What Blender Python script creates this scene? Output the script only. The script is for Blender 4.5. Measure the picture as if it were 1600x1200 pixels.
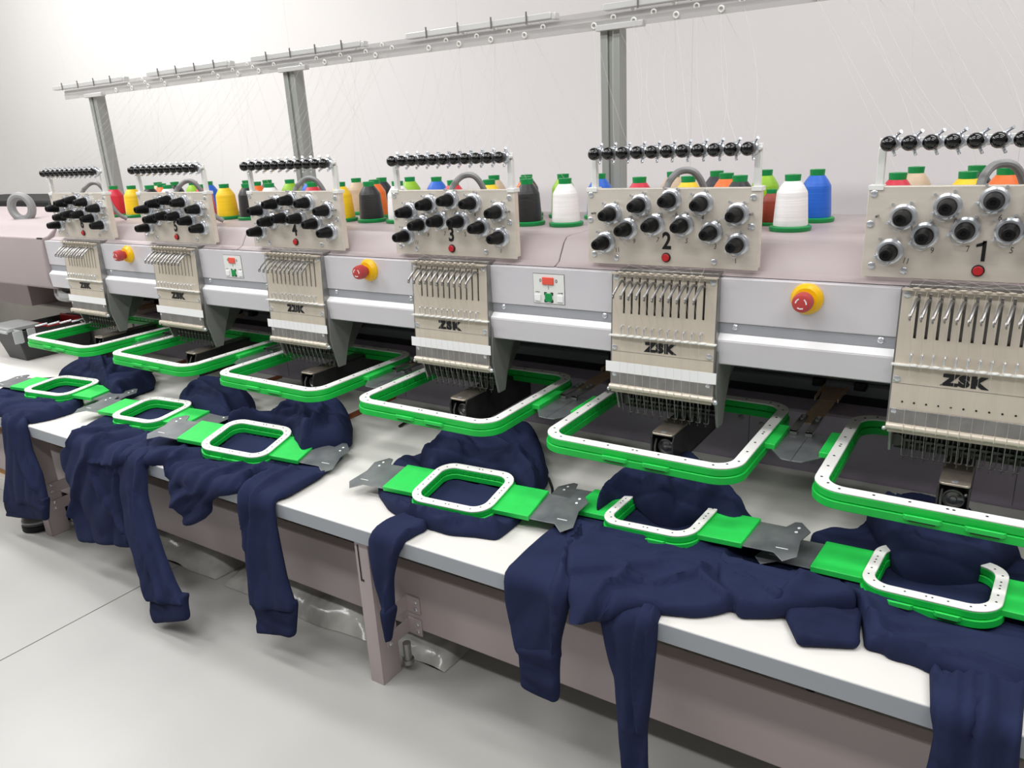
import bpy, bmesh, math, random
import numpy as np
from mathutils import Vector, Matrix, noise, geometry
random.seed(7)
PI = math.pi
for o in list(bpy.data.objects):
    bpy.data.objects.remove(o)
SC = bpy.context.scene
COL = SC.collection

# ------------------------------------------------------------------ camera
cam_d = bpy.data.cameras.new('camera'); cam = bpy.data.objects.new('camera', cam_d); COL.objects.link(cam)
yaw, pitch, roll = -0.59357, 0.31302, -0.05391
fw = Vector((math.sin(yaw)*math.cos(pitch), math.cos(yaw)*math.cos(pitch), -math.sin(pitch)))
r0 = Vector((math.cos(yaw), -math.sin(yaw), 0)); u0 = r0.cross(fw)
rt = r0*math.cos(roll) + u0*math.sin(roll); up = -r0*math.sin(roll) + u0*math.cos(roll)
cam.matrix_world = Matrix(((rt.x, up.x, -fw.x, 0.04287), (rt.y, up.y, -fw.y, -1.35252),
                           (rt.z, up.z, -fw.z, 1.09488), (0, 0, 0, 1)))
cam_d.sensor_width = 36; cam_d.lens = 1203.548*36/1600; cam_d.clip_start = .02
SC.camera = cam

# ------------------------------------------------------------------ world, lights, exposure
w = bpy.data.worlds.new('world'); SC.world = w; w.use_nodes = True
bg = w.node_tree.nodes['Background']; bg.inputs[0].default_value = (1, .99, .98, 1); bg.inputs[1].default_value = .16
def area(name, loc, target, sx, sy, power, col=(1, 1, 1)):
    l = bpy.data.lights.new(name, 'AREA'); l.shape = 'RECTANGLE'; l.size = sx; l.size_y = sy; l.energy = power; l.color = col
    o = bpy.data.objects.new(name, l); COL.objects.link(o); o.location = loc
    o.rotation_euler = (Vector(target)-Vector(loc)).to_track_quat('-Z', 'Y').to_euler()
    return o
for nm, x, e in (('ceiling_light_left', -3.3, 24), ('ceiling_light_middle', -1.1, 17), ('ceiling_light_right', 1.1, 15)):
    area(nm+'_front', (x, -1.75, 2.6), (x, -1.6, 0), 1.6, .22, e*1.35)
    area(nm, (x, -.7, 2.6), (x, -.7, 0), 1.6, .3, e*.95)
area('wall_fill_left', (-4.2, .2, 2.9), (-4.2, .3, 0), 2.6, .28, 60)  # unseen fill lamp, added to brighten the left of the back wall
area('wall_fill_right', (.9, .3, 2.9), (.9, .35, 0), 2.4, .28, 24)  # second added fill, for the right part of the back wall
vs = SC.view_settings
vs.view_transform = 'Standard'; vs.look = 'None'; vs.gamma = 1; vs.use_curve_mapping = False; vs.exposure = 0.06

# ------------------------------------------------------------------ materials
def lin(c):
    c = c/255
    return c/12.92 if c <= .04045 else ((c+.055)/1.055)**2.4
MATS = {}
def mat(name, rgb, rough=.5, metal=0, bump=0, bscale=200, var=0, vscale=6, stretch=(1, 1, 1), spec=.5, alpha=1, trans=0, sheen=0, coat=0, rgb2=None):
    m = bpy.data.materials.new(name); m.use_nodes = True; nt = m.node_tree; n = nt.nodes; b = n['Principled BSDF']
    c = tuple(lin(v) for v in rgb)+(1,)
    b.inputs['Base Color'].default_value = c; b.inputs['Roughness'].default_value = rough; b.inputs['Metallic'].default_value = metal
    b.inputs['Specular IOR Level'].default_value = spec; b.inputs['Alpha'].default_value = alpha
    b.inputs['Transmission Weight'].default_value = trans; b.inputs['Sheen Weight'].default_value = sheen; b.inputs['Coat Weight'].default_value = coat
    tc = n.new('ShaderNodeTexCoord'); mp = n.new('ShaderNodeMapping'); mp.inputs['Scale'].default_value = stretch
    nt.links.new(tc.outputs['Object'], mp.inputs['Vector'])
    no = n.new('ShaderNodeTexNoise'); no.inputs['Scale'].default_value = vscale; no.inputs['Detail'].default_value = 4
    nt.links.new(mp.outputs[0], no.inputs['Vector'])
    mx = n.new('ShaderNodeMix'); mx.data_type = 'RGBA'
    c2 = tuple(lin(v) for v in rgb2)+(1,) if rgb2 else tuple(v*(1-var) for v in c[:3])+(1,)
    mx.inputs[6].default_value = c; mx.inputs[7].default_value = c2
    rp = n.new('ShaderNodeMapRange'); rp.inputs[1].default_value = .38; rp.inputs[2].default_value = .68
    nt.links.new(no.outputs['Fac'], rp.inputs[0]); nt.links.new(rp.outputs[0], mx.inputs[0])
    nt.links.new(mx.outputs[2], b.inputs['Base Color'])
    if bump:
        nb = n.new('ShaderNodeTexNoise'); nb.inputs['Scale'].default_value = bscale; nb.inputs['Detail'].default_value = 3
        nt.links.new(mp.outputs[0], nb.inputs['Vector'])
        bp = n.new('ShaderNodeBump'); bp.inputs['Strength'].default_value = bump; bp.inputs['Distance'].default_value = .001
        nt.links.new(nb.outputs['Fac'], bp.inputs['Height']); nt.links.new(bp.outputs[0], b.inputs['Normal'])
    MATS[name] = m
    return m
M = MATS
mat('wall', (240, 237, 234), .7, var=.04, vscale=1.2, bump=.05, bscale=90)
mat('floor', (182, 181, 177), .35, var=.10, vscale=2.2, bump=.05, bscale=60)
mat('grout', (120, 118, 112), .9, var=.1)
mat('laminate', (226, 223, 217), .45, var=.03, vscale=5)
mat('apron', (158, 163, 169), .4, var=.05, vscale=4)
mat('mauve', (174, 161, 161), .45, var=.05, vscale=3, bump=.08, bscale=350)
mat('mauve_dark', (190, 176, 196), .5, var=.12, vscale=3, bump=.06, bscale=300)
mat('silver', (222, 219, 223), .36, metal=.2, var=.04, vscale=3, stretch=(.3, 4, 4), bump=.03, bscale=80)
mat('silver_groove', (176, 178, 184), .4, metal=.3, var=.06, vscale=5)
mat('plate', (230, 221, 208), .36, metal=.3, var=.08, vscale=18, stretch=(.25, 1, 3), bump=.05, bscale=120)
mat('face', (224, 213, 196), .34, metal=.32, var=.06, vscale=20, stretch=(3, 1, .3), bump=.04, bscale=120)
mat('chrome', (226, 229, 234), .22, metal=.7, var=.08, vscale=30)
mat('steel', (160, 158, 156), .3, metal=.75, var=.2, vscale=40)
mat('needle', (104, 101, 99), .35, metal=.6, var=.2, vscale=40)
mat('side_grey', (150, 148, 146), .4, metal=.3, var=.1, vscale=10)
mat('galv', (148, 150, 152), .32, metal=.5, var=.25, vscale=14, rgb2=(112, 116, 120))
mat('bronze', (206, 176, 146), .4, metal=.1, var=.2, vscale=30, stretch=(3, .4, 1))
mat('armtop', (190, 178, 164), .3, metal=.6, var=.2, vscale=50)
mat('armside', (78, 75, 76), .3, metal=.5, var=.3, vscale=30)
mat('dark', (24, 24, 26), .5, var=.2)
mat('black', (13, 13, 14), .5, spec=.25, var=.2, vscale=40)
mat('blackball', (14, 14, 15), .12, var=.1, coat=.3)
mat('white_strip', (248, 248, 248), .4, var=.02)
mat('hoop_white', (246, 245, 240), .35, var=.02)
mat('green', (22, 196, 72), .42, var=.10, vscale=25, bump=.04, bscale=250)
mat('green_tab', (40, 206, 84), .5, var=.08, vscale=40, bump=.08, bscale=500)
mat('yellow', (252, 196, 8), .35, var=.04)
mat('red', (200, 40, 46), .35, var=.06)
mat('redmush', (190, 66, 66), .45, var=.06)
mat('panel_red', (240, 92, 74), .5, var=.03)
mat('panel_green', (18, 150, 78), .5, var=.03)
mat('panel_white', (236, 236, 232), .5, var=.02)
mat('ink', (18, 18, 20), .5, var=.05)
mat('pencil', (90, 88, 86), .6, var=.1)
mat('hose', (150, 150, 150), .45, var=.08, bump=.3, bscale=300)
mat('grey_profile', (172, 175, 170), .4, metal=.25, var=.06, vscale=4, stretch=(1, 1, .2))
mat('rack', (200, 198, 196), .35, metal=.15, var=.05, alpha=.55)
mat('rack_metal', (222, 222, 220), .35, metal=.3, var=.05)
mat('thread', (208, 203, 199), .7, var=.1)
mat('wood', (150, 88, 52), .55, var=.3, vscale=25, stretch=(1, .15, 1))
mat('plastic_clear', (205, 208, 208), .25, alpha=.72, var=.08)
mat('toolbox', (60, 60, 62), .55, var=.2, bump=.15, bscale=250)
mat('bag', (206, 204, 198), .18, var=.3, vscale=9, alpha=.9, rgb2=(150, 148, 142), bump=1.0, bscale=40)
mat('base_grey', (196, 194, 186), .6, var=.15, vscale=4)
mat('cardboard', (196, 150, 92), .8, var=.15)
mat('leather', (52, 44, 42), .35, var=.3)
mat('navy', (38, 45, 74), .9, var=.18, vscale=14, bump=.3, bscale=900, sheen=.0, spec=.12)
mat('navy_rib', (34, 40, 67), .9, var=.2, vscale=9, bump=.5, bscale=300, spec=.12, stretch=(3, 3, .15))
CONE = {'white': (246, 245, 244), 'yellow': (250, 205, 12), 'crimson': (206, 26, 56), 'black': (24, 24, 24), 'lime': (146, 196, 26),
        'blue': (14, 98, 206), 'orange': (244, 112, 30), 'navy': (22, 22, 36), 'tan': (208, 184, 154), 'brown': (150, 52, 28)}
for k, c in CONE.items():
    mat('cone_'+k, c, .45, var=.12, vscale=14, stretch=(.3, .3, 9), bump=.5, bscale=60, sheen=.2)
mat('cone_green', (10, 142, 72), .4, var=.05)

# ------------------------------------------------------------------ mesh helpers
class MB:
    def __init__(s): s.v = []; s.f = []
    def add(s, vs, fs):
        n = len(s.v); s.v += [tuple(v) for v in vs]; s.f += [tuple(i+n for i in f) for f in fs]; return s
    def box(s, x0, x1, y0, y1, z0, z1):
        return s.add([(x, y, z) for z in (z0, z1) for y in (y0, y1) for x in (x0, x1)],
                     [(0, 2, 3, 1), (4, 5, 7, 6), (0, 1, 5, 4), (2, 6, 7, 3), (0, 4, 6, 2), (1, 3, 7, 5)])
    def prism(s, prof, x0, x1):            # profile [(y,z)] swept along X
        n = len(prof); vs = [(x0, y, z) for y, z in prof]+[(x1, y, z) for y, z in prof]
        fs = [(i, (i+1) % n, n+(i+1) % n, n+i) for i in range(n)]+[tuple(range(n-1, -1, -1)), tuple(range(n, 2*n))]
        return s.add(vs, fs)
    def slab(s, poly, z0, z1):             # polygon [(x,y)] swept along Z
        n = len(poly); vs = [(x, y, z0) for x, y in poly]+[(x, y, z1) for x, y in poly]
        fs = [(i, (i+1) % n, n+(i+1) % n, n+i) for i in range(n)]+[tuple(range(n-1, -1, -1)), tuple(range(n, 2*n))]
        return s.add(vs, fs)
    def rev(s, p0, axis, prof, seg=16):    # prof [(t along axis, r)]
        a = Vector(axis).normalized(); b = a.orthogonal().normalized(); c = a.cross(b); p0 = Vector(p0)
        vs = []; fs = []
        for t, r in prof:
            for k in range(seg):
                q = 2*PI*k/seg; vs.append(p0+a*t+(b*math.cos(q)+c*math.sin(q))*r)
        for i in range(len(prof)-1):
            for k in range(seg):
                fs.append((i*seg+k, i*seg+(k+1) % seg, (i+1)*seg+(k+1) % seg, (i+1)*seg+k))
        fs.append(tuple(range(seg-1, -1, -1))); fs.append(tuple(range((len(prof)-1)*seg, len(prof)*seg)))
        return s.add(vs, fs)
    def cyl(s, p0, p1, r0, r1=None, seg=12):
        d = Vector(p1)-Vector(p0); return s.rev(p0, d, [(0, r0), (d.length, r0 if r1 is None else r1)], seg)
    def sphere(s, c, r, seg=12, rings=8, sz=1):
        return s.rev((c[0], c[1], c[2]-r*sz), (0, 0, 1), [(r*sz*(1-math.cos(PI*i/rings)), max(r*math.sin(PI*i/rings), r*.02)) for i in range(rings+1)], seg)
    def tube(s, pts, r, seg=6):
        pts = [Vector(p) for p in pts]; vs = []; fs = []; n = len(pts); up = None
        for i, p in enumerate(pts):
            d = (pts[min(i+1, n-1)]-pts[max(i-1, 0)]).normalized()
            b = d.orthogonal().normalized() if up is None else (up-d*up.dot(d)).normalized(); up = b; c = d.cross(b)
            for k in range(seg):
                q = 2*PI*k/seg; vs.append(p+(b*math.cos(q)+c*math.sin(q))*r)
        for i in range(n-1):
            for k in range(seg):
                fs.append((i*seg+k, i*seg+(k+1) % seg, (i+1)*seg+(k+1) % seg, (i+1)*seg+k))
        fs.append(tuple(range(seg-1, -1, -1))); fs.append(tuple(range((n-1)*seg, n*seg)))
        return s.add(vs, fs)
    def torus(s, c, axis, R, r, seg=24, sub=8):
        a = Vector(axis).normalized(); b = a.orthogonal().normalized(); e = a.cross(b); c = Vector(c); vs = []; fs = []
        for i in range(seg):
            q = 2*PI*i/seg; d = b*math.cos(q)+e*math.sin(q)
            for k in range(sub):
                t = 2*PI*k/sub; vs.append(c+d*(R+r*math.cos(t))+a*r*math.sin(t))
        for i in range(seg):
            for k in range(sub):
                fs.append((i*sub+k, ((i+1) % seg)*sub+k, ((i+1) % seg)*sub+(k+1) % sub, i*sub+(k+1) % sub))
        return s.add(vs, fs)
    def ring(s, outer, inner, z0, z1):     # ring prism between two loops of equal count
        n = len(outer); vs = []
        for loop, z in ((outer, z0), (inner, z0), (outer, z1), (inner, z1)): vs += [(x, y, z) for x, y in loop]
        fs = []
        for i in range(n):
            j = (i+1) % n
            fs += [(i, j, 2*n+j, 2*n+i), (n+j, n+i, 3*n+i, 3*n+j), (2*n+i, 2*n+j, 3*n+j, 3*n+i), (j, i, n+i, n+j)]
        return s.add(vs, fs)
def rrect(cx, cy, w, d, r, k=8):
    pts = []
    for sx, sy, a0 in ((1, 1, 0), (-1, 1, PI/2), (-1, -1, PI), (1, -1, 1.5*PI)):
        for i in range(k+1):
            a = a0+PI/2*i/k; pts.append((cx+sx*(w/2-r)+r*math.cos(a), cy+sy*(d/2-r)+r*math.sin(a)))
    return pts
def spline(pts, per=6, closed=False):
    out = []; n = len(pts); P = [np.array(p, float) for p in pts]
    rng = range(n) if closed else range(n-1)
    for i in rng:
        a, b, c, d = (P[(i-1) % n], P[i], P[(i+1) % n], P[(i+2) % n]) if closed else (P[max(i-1, 0)], P[i], P[i+1], P[min(i+2, n-1)])
        for k in range(per):
            t = k/per; out.append(tuple(.5*((2*b)+(c-a)*t+(2*a-5*b+4*c-d)*t*t+(3*b-a-3*c+d)*t**3)))
    if not closed: out.append(tuple(P[-1]))
    return out
def chaikin(pts, seg=.02, it=2):
    P = [np.array(p, float) for p in pts]; out = []
    for i, a in enumerate(P):
        b = P[(i+1) % len(P)]; n = max(1, int(np.linalg.norm(b-a)/seg))
        out += [a+(b-a)*k/n for k in range(n)]
    for _ in range(it):
        q = []
        for i, a in enumerate(out):
            b = out[(i+1) % len(out)]; q += [a*.75+b*.25, a*.25+b*.75]
        out = q
    return [tuple(p) for p in out]
def mesh_obj(name, me, m, parent=None, bevel=0, sharp=35):
    o = bpy.data.objects.new(name, me); COL.objects.link(o)
    if m: me.materials.append(M[m])
    if sharp:
        me.shade_smooth(); me.set_sharp_from_angle(angle=math.radians(sharp))
    if bevel:
        b = o.modifiers.new('bevel', 'BEVEL'); b.width = bevel; b.segments = 2; b.limit_method = 'ANGLE'; b.angle_limit = math.radians(40)
    if parent: adopt(o, parent)
    return o
WORLD = {}
def adopt(o, parent):
    o.parent = parent; o.matrix_parent_inverse = WORLD.get(parent.name, Matrix()).inverted()
def obj(name, mb, m, parent=None, bevel=0, sharp=35):
    me = bpy.data.meshes.new(name); me.from_pydata(mb.v, [], mb.f); me.validate(); me.update()
    bm = bmesh.new(); bm.from_mesh(me); bmesh.ops.recalc_face_normals(bm, faces=bm.faces); bm.to_mesh(me); bm.free()
    return mesh_obj(name, me, m, parent, bevel, sharp)
def tag(o, label=None, cat=None, group=None, kind=None):
    if label: o['label'] = label
    if cat: o['category'] = cat
    if group: o['group'] = group
    if kind: o['kind'] = kind
    return o
def thing(name, loc, label, cat, group=None, mw=None):
    o = bpy.data.objects.new(name, None); COL.objects.link(o); o.empty_display_size = .05
    mw = mw or Matrix.Translation(loc); o.matrix_world = mw; WORLD[o.name] = mw.copy()
    return tag(o, label, cat, group)
def copy_tree(o, delta=None, parent=None):
    c = o.copy(); COL.objects.link(c)
    if parent:
        c.parent = parent; c.matrix_parent_inverse = o.matrix_parent_inverse.copy()
    if delta is not None:
        mw = Matrix.Translation(delta) @ WORLD.get(o.name, Matrix()); c.matrix_world = mw; WORLD[c.name] = mw
    for ch in o.children: copy_tree(ch, None, c)
    return c
def text_obj(name, body, size, x, y, z, m, parent, bold=0, depth=.0006, rot=0, align='CENTER', spacing=1, xs=1):
    cu = bpy.data.curves.new(name, 'FONT'); cu.body = body; cu.size = size; cu.align_x = align; cu.align_y = 'CENTER'
    cu.extrude = depth; cu.offset = bold; cu.space_character = spacing; cu.resolution_u = 3
    t = bpy.data.objects.new(name, cu); COL.objects.link(t); bpy.context.view_layer.update()
    me = bpy.data.meshes.new_from_object(t.evaluated_get(bpy.context.evaluated_depsgraph_get()))
    bpy.data.objects.remove(t)
    # text plane XY -> facing -Y
    me.transform(Matrix.Translation((x, y, z)) @ Matrix.Rotation(PI/2, 4, 'X') @ Matrix.Rotation(rot, 4, 'Z') @ Matrix.Diagonal((xs, 1, 1, 1)))
    return mesh_obj(name, me, m, parent, sharp=0)
D = .5
ZT = .375; YE = -.4045           # table top height, table front edge

# ================================================================== STRUCTURE
fl = obj('floor', MB().box(-7, 3, -4, 3, -.06, -.004), 'grout', sharp=0); tag(fl, kind='structure')
for x0, x1 in ((-7, -4.822), (-4.818, -1.815), (-1.811, 1.19), (1.194, 3)):
    obj('floor_slab', MB().box(x0, x1, -4, 3, -.004, 0), 'floor', fl, sharp=0)
wb = obj('wall_back', MB().box(-7, 3, 1.42, 1.5, 0, 3.2), 'wall', sharp=0); tag(wb, kind='structure')
for i in range(10):
    obj('wall_panel', MB().box(-7+i+.0003, -6-.0003+i, 1.4185, 1.42, 0, 3.2), 'wall', wb, sharp=0)
wl = obj('wall_left', MB().box(-7.1, -7, -4, 1.5, 0, 3.2), 'wall', sharp=0); tag(wl, kind='structure')

NUM = ['one', 'two', 'three', 'four', 'five', 'six']
# ================================================================== WORK TABLE
TX0, TX1 = -3.7, .62
t = thing('work_table', (-1.2, -.1, 0), 'long white laminate table running under all the embroidery heads', 'table')
obj('table_top', MB().box(TX0, TX1, YE, .244, .341, ZT), 'laminate', t, .0025)
obj('edge_band', MB().box(TX0, TX1, YE-.0016, YE, .342, ZT-.0015), 'apron', t, .0008)
def leg(x):
    m = MB().box(x-.018, x+.018, -.396, -.392, 0, .341).box(x-.018, x-.0145, -.392, -.34, 0, .341).box(x+.0145, x+.018, -.392, -.34, 0, .341)
    l = obj('leg', m, 'mauve', t, .001)
    obj('slot', MB().box(x-.010, x-.007, -.3972, -.3958, .25, .33).box(x-.010, x-.002, -.3972, -.3958, .247, .251), 'dark', l, sharp=0)
    # brackets from leg back to the stretcher
    for z in (.15, .095):
        b = obj('bracket', MB().box(x+.018, x+.021, -.375, -.302, z-.017, z+.017).box(x+.018, x+.055, -.304, -.3, z-.02, z+.02), 'mauve', t, .001)
        for dz in (-.009, .009):
            obj('screw', MB().rev((x+.021, -.365, z+dz), (1, 0, 0), [(0, .0045), (.002, .0045), (.003, .003)], 10), 'chrome', b)
            obj('screw', MB().rev((x+.045, -.304, z+dz), (0, -1, 0), [(0, .0045), (.002, .0045), (.003, .003)], 10), 'chrome', b)
    obj('foot_tube', MB().cyl((x+.032, -.33, .07), (x+.032, -.33, .03), .009).cyl((x+.032, -.33, .03), (x+.032, -.33, .02), .013), 'steel', t)
for x in (-2.34, -.988, .364): leg(x)
obj('stretcher', MB().box(TX0, TX1, -.3, -.27, .088, .232), 'mauve', t, .003)
obj('back_support', MB().box(-2.325, -2.295, -.26, -.22, .02, .341), 'steel', t, .002); obj('back_support', MB().box(-2.27, -2.2, -.2, -.16, 0, .341), 'steel', t, .002)

for i, (x, y0, y1) in enumerate(((-1.452, .03, .235), (-1.945, .05, .235), (-2.435, .03, .235))):
    s = obj('wooden_strip', MB().box(x-.012, x+.012, y0, y1, ZT, ZT+.006), 'wood', None, .001)
    tag(s, 'flat brown wooden strip on white table below the hoop of head %s' % NUM[3+i], 'wooden strip', 'wooden strips on the table')
s = obj('thin_rod', MB().tube([(-1.272, .055, ZT+.004), (-1.276, .1, ZT+.005), (-1.283, .15, ZT+.004)], .0035, 8), 'dark')
tag(s, 'thin dark rod lying on white table below the hoop of head three', 'rod')

# ================================================================== MACHINE FRAME
BX0, BX1 = -2.745, .62
mc = thing('embroidery_machine', (-1.2, .5, 0), 'mauve and silver frame of the long multi-head embroidery machine', 'machine')
beam = [(-.015, .8325), (-.015, .753), (-.0115, .751), (-.0115, .7315), (-.0235, .7215), (-.025, .7195), (-.021, .6765), (-.016, .674), (.12, .674), (.12, .8325)]
obj('beam_cover', MB().prism(beam, BX0, BX1), 'silver', mc, .0008, 20)
obj('groove_strip', MB().box(BX0+.002, BX1, -.0125, -.0115, .7325, .7505), 'silver_groove', mc, sharp=0)
obj('bevel_highlight', MB().prism([(-.0125, .7318), (-.0245, .7222), (-.0245, .7212), (-.0125, .73)], BX0+.002, BX1), 'white_strip', mc, sharp=0)  # white strip paints the overhead highlight onto the aluminium bevel
cover = [(.0, .8335), (.02, .842), (.043, .878), (.055, .887), (.07, .889), (.5, .889), (.5, .674), (.12, .674), (.12, .8335)]
for x0, x1 in ((-2.744, -1.752), (-1.75, -.752), (-.75, BX1)):
    obj('top_cover', MB().prism(cover, x0, x1), 'mauve', mc, .002, 25)
for x in (-.71, -.69, -1.72, -1.69, -2.2):
    obj('screw', MB().rev((x, .09, .889), (0, 0, 1), [(0, .004), (.0015, .004), (.002, .002)], 10), 'chrome', mc)
# left end housing
hous = [(-.022, .842), (-.026, .8), (-.03, .7), (-.02, .672), (.02, .655), (.08, .65), (.5, .65), (.5, .889), (.07, .889), (.03, .87), (.0, .846)]
obj('end_housing', MB().prism(hous, -4.2, BX0-.002), 'mauve', mc, .004, 50)
obj('housing_seam', MB().box(BX0-.03, BX0-.002, -.0235, -.018, .839, .843), 'dark', mc, sharp=0)
e = obj('lifting_ring', MB().torus((-3.09, .1, .93), (.45, -1, 0), .042, .0145, 28, 10).cyl((-3.09, .1, .886), (-3.09, .1, .9), .022, .018, 16), 'hose', mc)
tag(e, 'grey lifting ring standing on the end housing')
obj('end_column', MB().box(-4.2, -3.42, .2, .5, .51, .66), 'mauve', mc, .003)
obj('end_recess', MB().box(-3.42, -2.6, .46, .5, .51, .66), 'dark', mc, sharp=0)
obj('cable', MB().tube(spline([(-2.78, .02, .655), (-2.7, -.01, .64), (-2.62, .01, .648), (-2.56, .06, .66)], 5), .014, 8), 'hose', mc)
obj('cable', MB().tube(spline([(-2.85, .04, .65), (-2.76, .0, .632), (-2.66, .0, .636), (-2.6, .05, .655)], 5), .01, 8), 'hose', mc)
# bed
obj('bed', MB().prism([(.246, .0), (.246, .506), (.25, .51), (.95, .51), (.95, 0)], -2.76, TX1), 'mauve_dark', mc, sharp=30)
obj('lit_bed_end', MB().prism([(.24, .0), (.24, .504), (.246, .51), (.95, .51), (.95, 0)], -4.2, -2.762), 'base_grey', mc, sharp=30)  # same bed carried on leftwards; paler grey paints in the light on it
for x0, x1 in ((-3.3, -2.3), (-2.22, -1.3), (-1.24, -.84), (-.78, -.42), (-.2, .6)):
    obj('base_panel', MB().box(x0, x1, .2, .245, .0, .335), 'base_grey', mc, .002)
obj('bed_gap', MB().box(-2.75, TX1, .328, .384, .5102, .5106), 'dark', mc, sharp=0)
obj('rear_rail', MB().prism([(.384, .51), (.384, .534), (.39, .538), (.43, .538), (.43, .51)], -2.7, TX1), 'silver_groove', mc, sharp=30)
obj('drive_shaft', MB().cyl((-2.7, .36, .56), (TX1, .36, .56), .009, seg=14), 'chrome', mc)
obj('drive_shaft', MB().cyl((-2.7, .33, .585), (TX1, .33, .585), .006, seg=10), 'chrome', mc)
obj('belt', MB().box(-2.7, TX1, .395, .4, .54, .575), 'dark', mc, sharp=0)
obj('rear_panel', MB().box(-2.7, TX1, .47, .5, .51, .674), 'mauve_dark', mc, sharp=0)
for k in (1, 2, 3, 4, 5):       # screws on the bed front
    for dx in (.07, .115):
        obj('screw', MB().rev((-(k-1)*D+dx, .246, .475-.01*(dx > .1)), (0, -1, 0), [(0, .006), (.003, .006), (.004, .003)], 12), 'steel', mc)
    obj('panel_joint', MB().box(-(k-1)*D+.088, -(k-1)*D+.0888, .2455, .2465, .38, .505), 'dark', mc, sharp=0)
for k in range(6):              # screws in the beam groove
    for dx in (-.131, .1285):
        obj('screw', MB().rev((-k*D+dx, -.012, .745), (0, -1, 0), [(0, .0055), (.002, .0055), (.0035, .0035)], 12), 'chrome', mc)
# emergency stops
def estop(x):
    z = .806
    b = obj('emergency_stop', MB().rev((x, -.015, z), (0, -1, 0), [(0, .0265), (.004, .0265), (.006, .024), (.012, .0215), (.0135, .02)], 28), 'yellow', mc)
    obj('button', MB().rev((x, -.028, z), (0, -1, 0), [(0, .011), (.008, .0125), (.012, .0165), (.024, .0165), (.03, .0145), (.0315, .011)], 24), 'redmush', b)
    m = MB()
    for a in (0, 1, 2):
        for j in range(5):
            q = a*2*PI/3+j*.22
            m.box(x+.0085*math.cos(q)-.001, x+.0085*math.cos(q)+.001, -.0602, -.0594, z+.0085*math.sin(q)-.0009, z+.0085*math.sin(q)+.0009)
    tag(obj('arrows', m, 'white_strip', b, sharp=0), kind='stuff')
for x in (-.25, -1.25, -2.25): estop(x)
def ctrl(x):
    z = .791; y = -.0155
    p = obj('control_panel', MB().box(x-.037, x+.037, y, y+.001, z-.031, z+.031), 'ink', mc, sharp=0)
    obj('panel_face', MB().box(x-.0362, x+.0362, y-.0006, y, z-.0302, z+.0302), 'panel_white', p, sharp=0)
    obj('stop_key', MB().box(x-.014, x+.0125, y-.0035, y-.0006, z+.009, z+.024), 'panel_red', p, .001)
    obj('start_key', MB().box(x-.0085, x+.0075, y-.0035, y-.0006, z-.026, z-.009), 'panel_green', p, .001)
    m = MB()
    for sx in (-1, 1):
        for sz in (-1, 1):
            cx, cz = x-.0005+sx*.0105, z-.0175+sz*.0105
            m.box(min(cx, cx-sx*.006), max(cx, cx-sx*.006), y-.0012, y-.0006, min(cz, cz-sz*.002), max(cz, cz-sz*.002))
            m.box(min(cx, cx-sx*.002), max(cx, cx-sx*.002), y-.0012, y-.0006, min(cz, cz-sz*.006), max(cz, cz-sz*.006))
        m.box(x+sx*.0265-.005, x+sx*.0265+.005, y-.0012, y-.0006, z-.0075, z-.0068)
    m.box(x+.0305, x+.0325, y-.0012, y-.0006, z-.0082, z-.0062)
    tag(obj('marks', m, 'ink', p, sharp=0), kind='stuff')
    for sx in (-1, 1):
        obj('arrow_key', MB().box(x+sx*.0265-.0072, x+sx*.0265+.0072, y-.003, y-.0006, z-.026, z-.0115), 'white_strip', p, .001)
    text_obj('zero_mark', '0', .010, x-.019, y-.0008, z+.0165, 'ink', p, depth=.0002)
    text_obj('zero_mark', '0', .010, x+.0185, y-.0008, z+.0165, 'ink', p, depth=.0002)
    text_obj('one_mark', '1', .010, x-.0005, y-.0008, z+.002, 'ink', p, depth=.0002)
for x in (-.756, -1.756): ctrl(x)

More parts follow.
